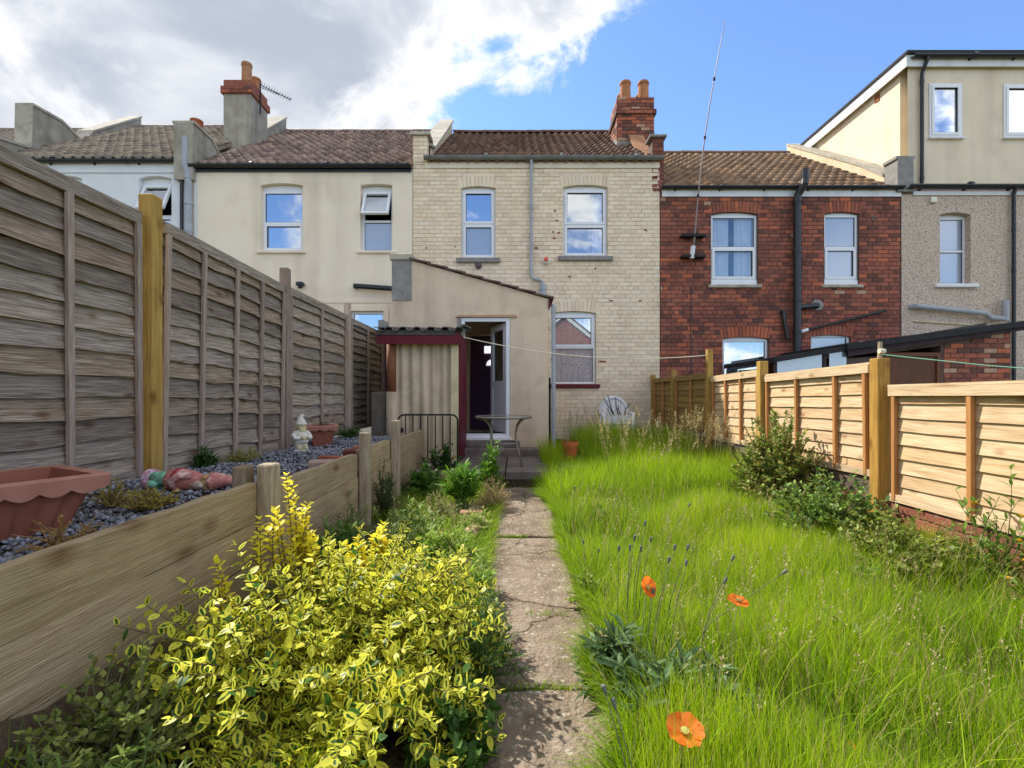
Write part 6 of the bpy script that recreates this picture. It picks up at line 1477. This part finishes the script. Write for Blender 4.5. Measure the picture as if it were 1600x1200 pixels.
bushy('stonecrop', 'pale yellow stonecrop tuft on gravel in front of the lying gnome', 'plant', (-1.93, 2.5, .62), (.14, .11, .10), 60, LT_ROUND, .011, [(.5, .4, .06), (.42, .36, .07), (.55, .45, .12)], 12, (.36, .26, .08), None, .4, .2)
bushy('stonecrop', 'dry orange stonecrop beside the large terracotta trough', 'plant', (-1.66, 1.75, .63), (.16, .16, .15), 34, LT_ROUND, .010, [(.42, .27, .09), (.36, .24, .08)], 9, (.34, .2, .07), None, .4, .25)
bushy('stonecrop', 'small dry stonecrop between the trough and the lying gnome', 'plant', (-2.16, 2.55, .63), (.12, .12, .13), 26, LT_ROUND, .010, [(.42, .33, .09), (.36, .3, .08)], 9, (.34, .25, .08), None, .4, .25)
bushy('stonecrop', 'pale green stonecrop at the foot of the left fence', 'plant', (-2.42, 4.2, .63), (.1, .3, .12), 60, LT_ROUND, .012, [(.3, .32, .07), (.36, .36, .1)], 9, (.3, .25, .09), None, .4, .2)
bushy('weed', 'small dark green weed by the left fence near the yellow post', 'weed', (-2.42, 3.68, .63), (.09, .12, .16), 26, LT_NARROW, .05, [(.04, .1, .02), (.07, .14, .03)], 7, (.06, .1, .03), None, .4, .4)
bushy('weed', 'green weed tuft on gravel at the far end of the left fence', 'weed', (-2.3, 6.6, .63), (.2, .16, .14), 40, LT_NARROW, .05, [(.06, .14, .03), (.1, .2, .03)], 8, (.08, .12, .03), None, .4, .3)
bushy('pot_plant', 'wilted sprigs growing in the square terracotta pot', 'plant', (-2.20, 5.42, .80), (.09, .09, .10), 26, LT_NARROW, .03, [(.14, .15, .04), (.25, .13, .05)], 7, (.2, .14, .06), None, .4, .4)

# ---- poppies
def poppy(label, p, z0, head, face, d, open_=1.0):
    t = thing('poppy', label, 'poppy', (p[0], p[1], z0), 'orange poppies by the path'); a = Vector((p[0], p[1], z0)); b = Vector(head)
    mid = a.lerp(b, .55) + Vector((R.uniform(-.02, .02), 0, .02))
    MB((.20, .27, .10)).tube([a, a.lerp(mid, .5), mid, b], [.0028, .0026, .0022, .002], 6).build('stem', M['stem'], t, smooth=True)
    q = Vector(face).normalized().to_track_quat('Z', 'Y').to_matrix()
    for k in range(5):
        n1, n2 = 10, 6; vs = []; w0 = 2 * PI * k / 5 + R.uniform(-.1, .1); sp_ = .84
        for j in range(n2 + 1):
            r = j / n2
            for i in range(n1 + 1):
                u = (i / n1 - .5) * 2; an = w0 + u * sp_ * (1 - .12 * r); rr = d * r * (1 - .07 * u * u * r) * (1 + .035 * math.sin(u * 9 + k))
                zz = d * (.55 * r ** 1.6 * open_ + .05 * math.sin(u * 5 + k * 2) * r + .02 * math.sin(r * 9 + u * 5) + (.03 if k % 2 else 0) * r)
                vs.append(tuple(b + q @ Vector((rr * math.cos(an), rr * math.sin(an), zz))))
        fs = [(j * (n1 + 1) + i, j * (n1 + 1) + i + 1, (j + 1) * (n1 + 1) + i + 1, (j + 1) * (n1 + 1) + i) for j in range(n2) for i in range(n1)]
        f = R.uniform(.92, 1.05); MB((.95 * f, .26 * f, .035)).add(vs, fs); m_ = MB((.95 * f, .24 * f, .03)); m_.add(vs, fs); m_.build('petal', M['petal'], t, smooth=True)
    mm = Matrix.Translation(b) @ q.to_4x4()
    MB((.42, .40, .10)).lathe([(.002, 0), (d * .16, .004), (d * .2, d * .18), (d * .22, d * .26), (.002, d * .28)], 10, m=mm).build('centre', M['stem'], t)
    return t
poppy('upright orange poppy seen from the side, nearest the path', (.47, 1.86), .02, (X(1010, 1.86), 1.86, Z(918, 1.86)), (.55, -.75, .5), .040, .7)
poppy('flat open orange poppy standing to the right of the others', (.86, 1.92), .02, (X(1153, 1.92), 1.92, Z(940, 1.92)), (.1, -.2, 1), .042, .25)
poppy('large orange poppy low at the bottom of the picture', (.46, 1.32), .02, (X(1070, 1.32), 1.32, Z(1146, 1.32)), (-.05, -.3, .95), .052, .62)
poppy('small orange poppy half buried in grass at the bottom right', (.98, 1.5), .02, (X(1330, 1.5), 1.5, Z(1166, 1.5)), (.2, -.4, .8), .014, .8)
pods = [(912, 850, 2.9, 1000), (1007, 822, 2.4, 1060), (991, 845, 2.3, 1080), (967, 862, 2.2, 1090), (984, 860, 2.25, 1080), (1001, 862, 2.1, 1085), (1016, 848, 2.3, 1070), (1053, 860, 2.15, 1090), (1044, 880, 2.0, 1095), (1073, 860, 2.1, 1095), (1071, 885, 2.0, 1100), (1020, 930, 1.85, 1100), (1143, 877, 2.0, 1080), (1131, 912, 1.95, 1085), (1221, 897, 1.9, 1060), (947, 1086, 1.22, 1190), (962, 1108, 1.2, 1190), (935, 864, 3.0, 1000), (1075, 792, 3.0, 1000), (898, 765, 3.9, 960)]
for i, (px, py, Y, bp) in enumerate(pods):
    hx, hz = X(px, Y), Z(py, Y); bx_ = hx + (.47 - hx) * (.35 if i not in (14,) else .75); by = Y + R.uniform(-.05, .05)
    t = thing('poppy_seed_head', {14: 'poppy seed head on a long stem leaning far to the right', 15: 'taller of two close grey poppy seed heads at the path edge', 16: 'shorter of two close grey poppy seed heads at the path edge', 12: 'tall poppy seed head behind the flat open poppy', 13: 'poppy seed head leaning left of the flat open poppy', 11: 'poppy seed head just below the upright poppy flower', 0: 'lone poppy seed head close to the path edge beyond the flowers', 17: 'poppy seed head between the lone one and the main cluster', 18: 'small poppy seed head far back in the middle of the lawn', 19: 'farthest poppy seed head beside the path near the patio', 1: 'tallest poppy seed head of the cluster left of the upright poppy', 7: 'right front poppy seed head of the cluster, level with its neighbour', 9: 'rightmost tall poppy seed head of the central cluster', 10: 'poppy seed head just under the rightmost of the cluster'}.get(i, 'thin grey green poppy seed head on a bare stem in the central cluster'), 'seed head', (bx_, by, .0), 'poppy seed heads on bare stems')
    a, b = Vector((bx_, by, .01)), Vector((hx, Y, hz)); mid = a.lerp(b, .5) + Vector(((bx_ - hx) * .12, 0, .03))
    MB((.17, .2, .08)).tube([a, a.lerp(mid, .55), mid, mid.lerp(b, .55), b], [.0026, .0024, .0021, .0018, .0018], 6).build('stem', M['stem'], t, smooth=True)
    q = (b - mid).normalized().to_track_quat('Z', 'Y').to_matrix().to_4x4(); s_ = 1.0 if i not in (15, 16) else 1.0
    MB((.17, .18, .15)).lathe([(.002, -.002), (.0042 * s_, .004), (.0062 * s_, .012), (.0068 * s_, .02), (.0062 * s_, .024), (.0075 * s_, .026), (.002, .029)], 10, m=Matrix.Translation(b) @ q).build('pod', M['stem'], t, smooth=True)
for i, (c, r, k, lb) in enumerate([((.52, 1.72, .02), (.19, .2, .24), 26, 'blue green poppy leaves at the foot of the tallest stems'), ((.42, 1.95, .02), (.13, .18, .22), 18, 'blue green poppy leaves spilling over the path edge'), ((.72, 1.72, .02), (.15, .16, .2), 16, 'blue green poppy leaves under the flat open poppy')]):
    bushy('poppy_leaves', lb, 'plant', c, r, k, LT_LOBE, .075, [(.10, .18, .07), (.14, .23, .09), (.07, .13, .05)], 13, (.12, .17, .08), None, .4, .3)
bushy('weed', 'pale yellow flowered weed beside the poppy leaves', 'weed', (.37, 1.98, .02), (.08, .1, .26), 14, LT_ROUND, .02, [(.45, .42, .14), (.5, .48, .2), (.15, .22, .06)], 14, (.16, .2, .07), None, .4, .6)
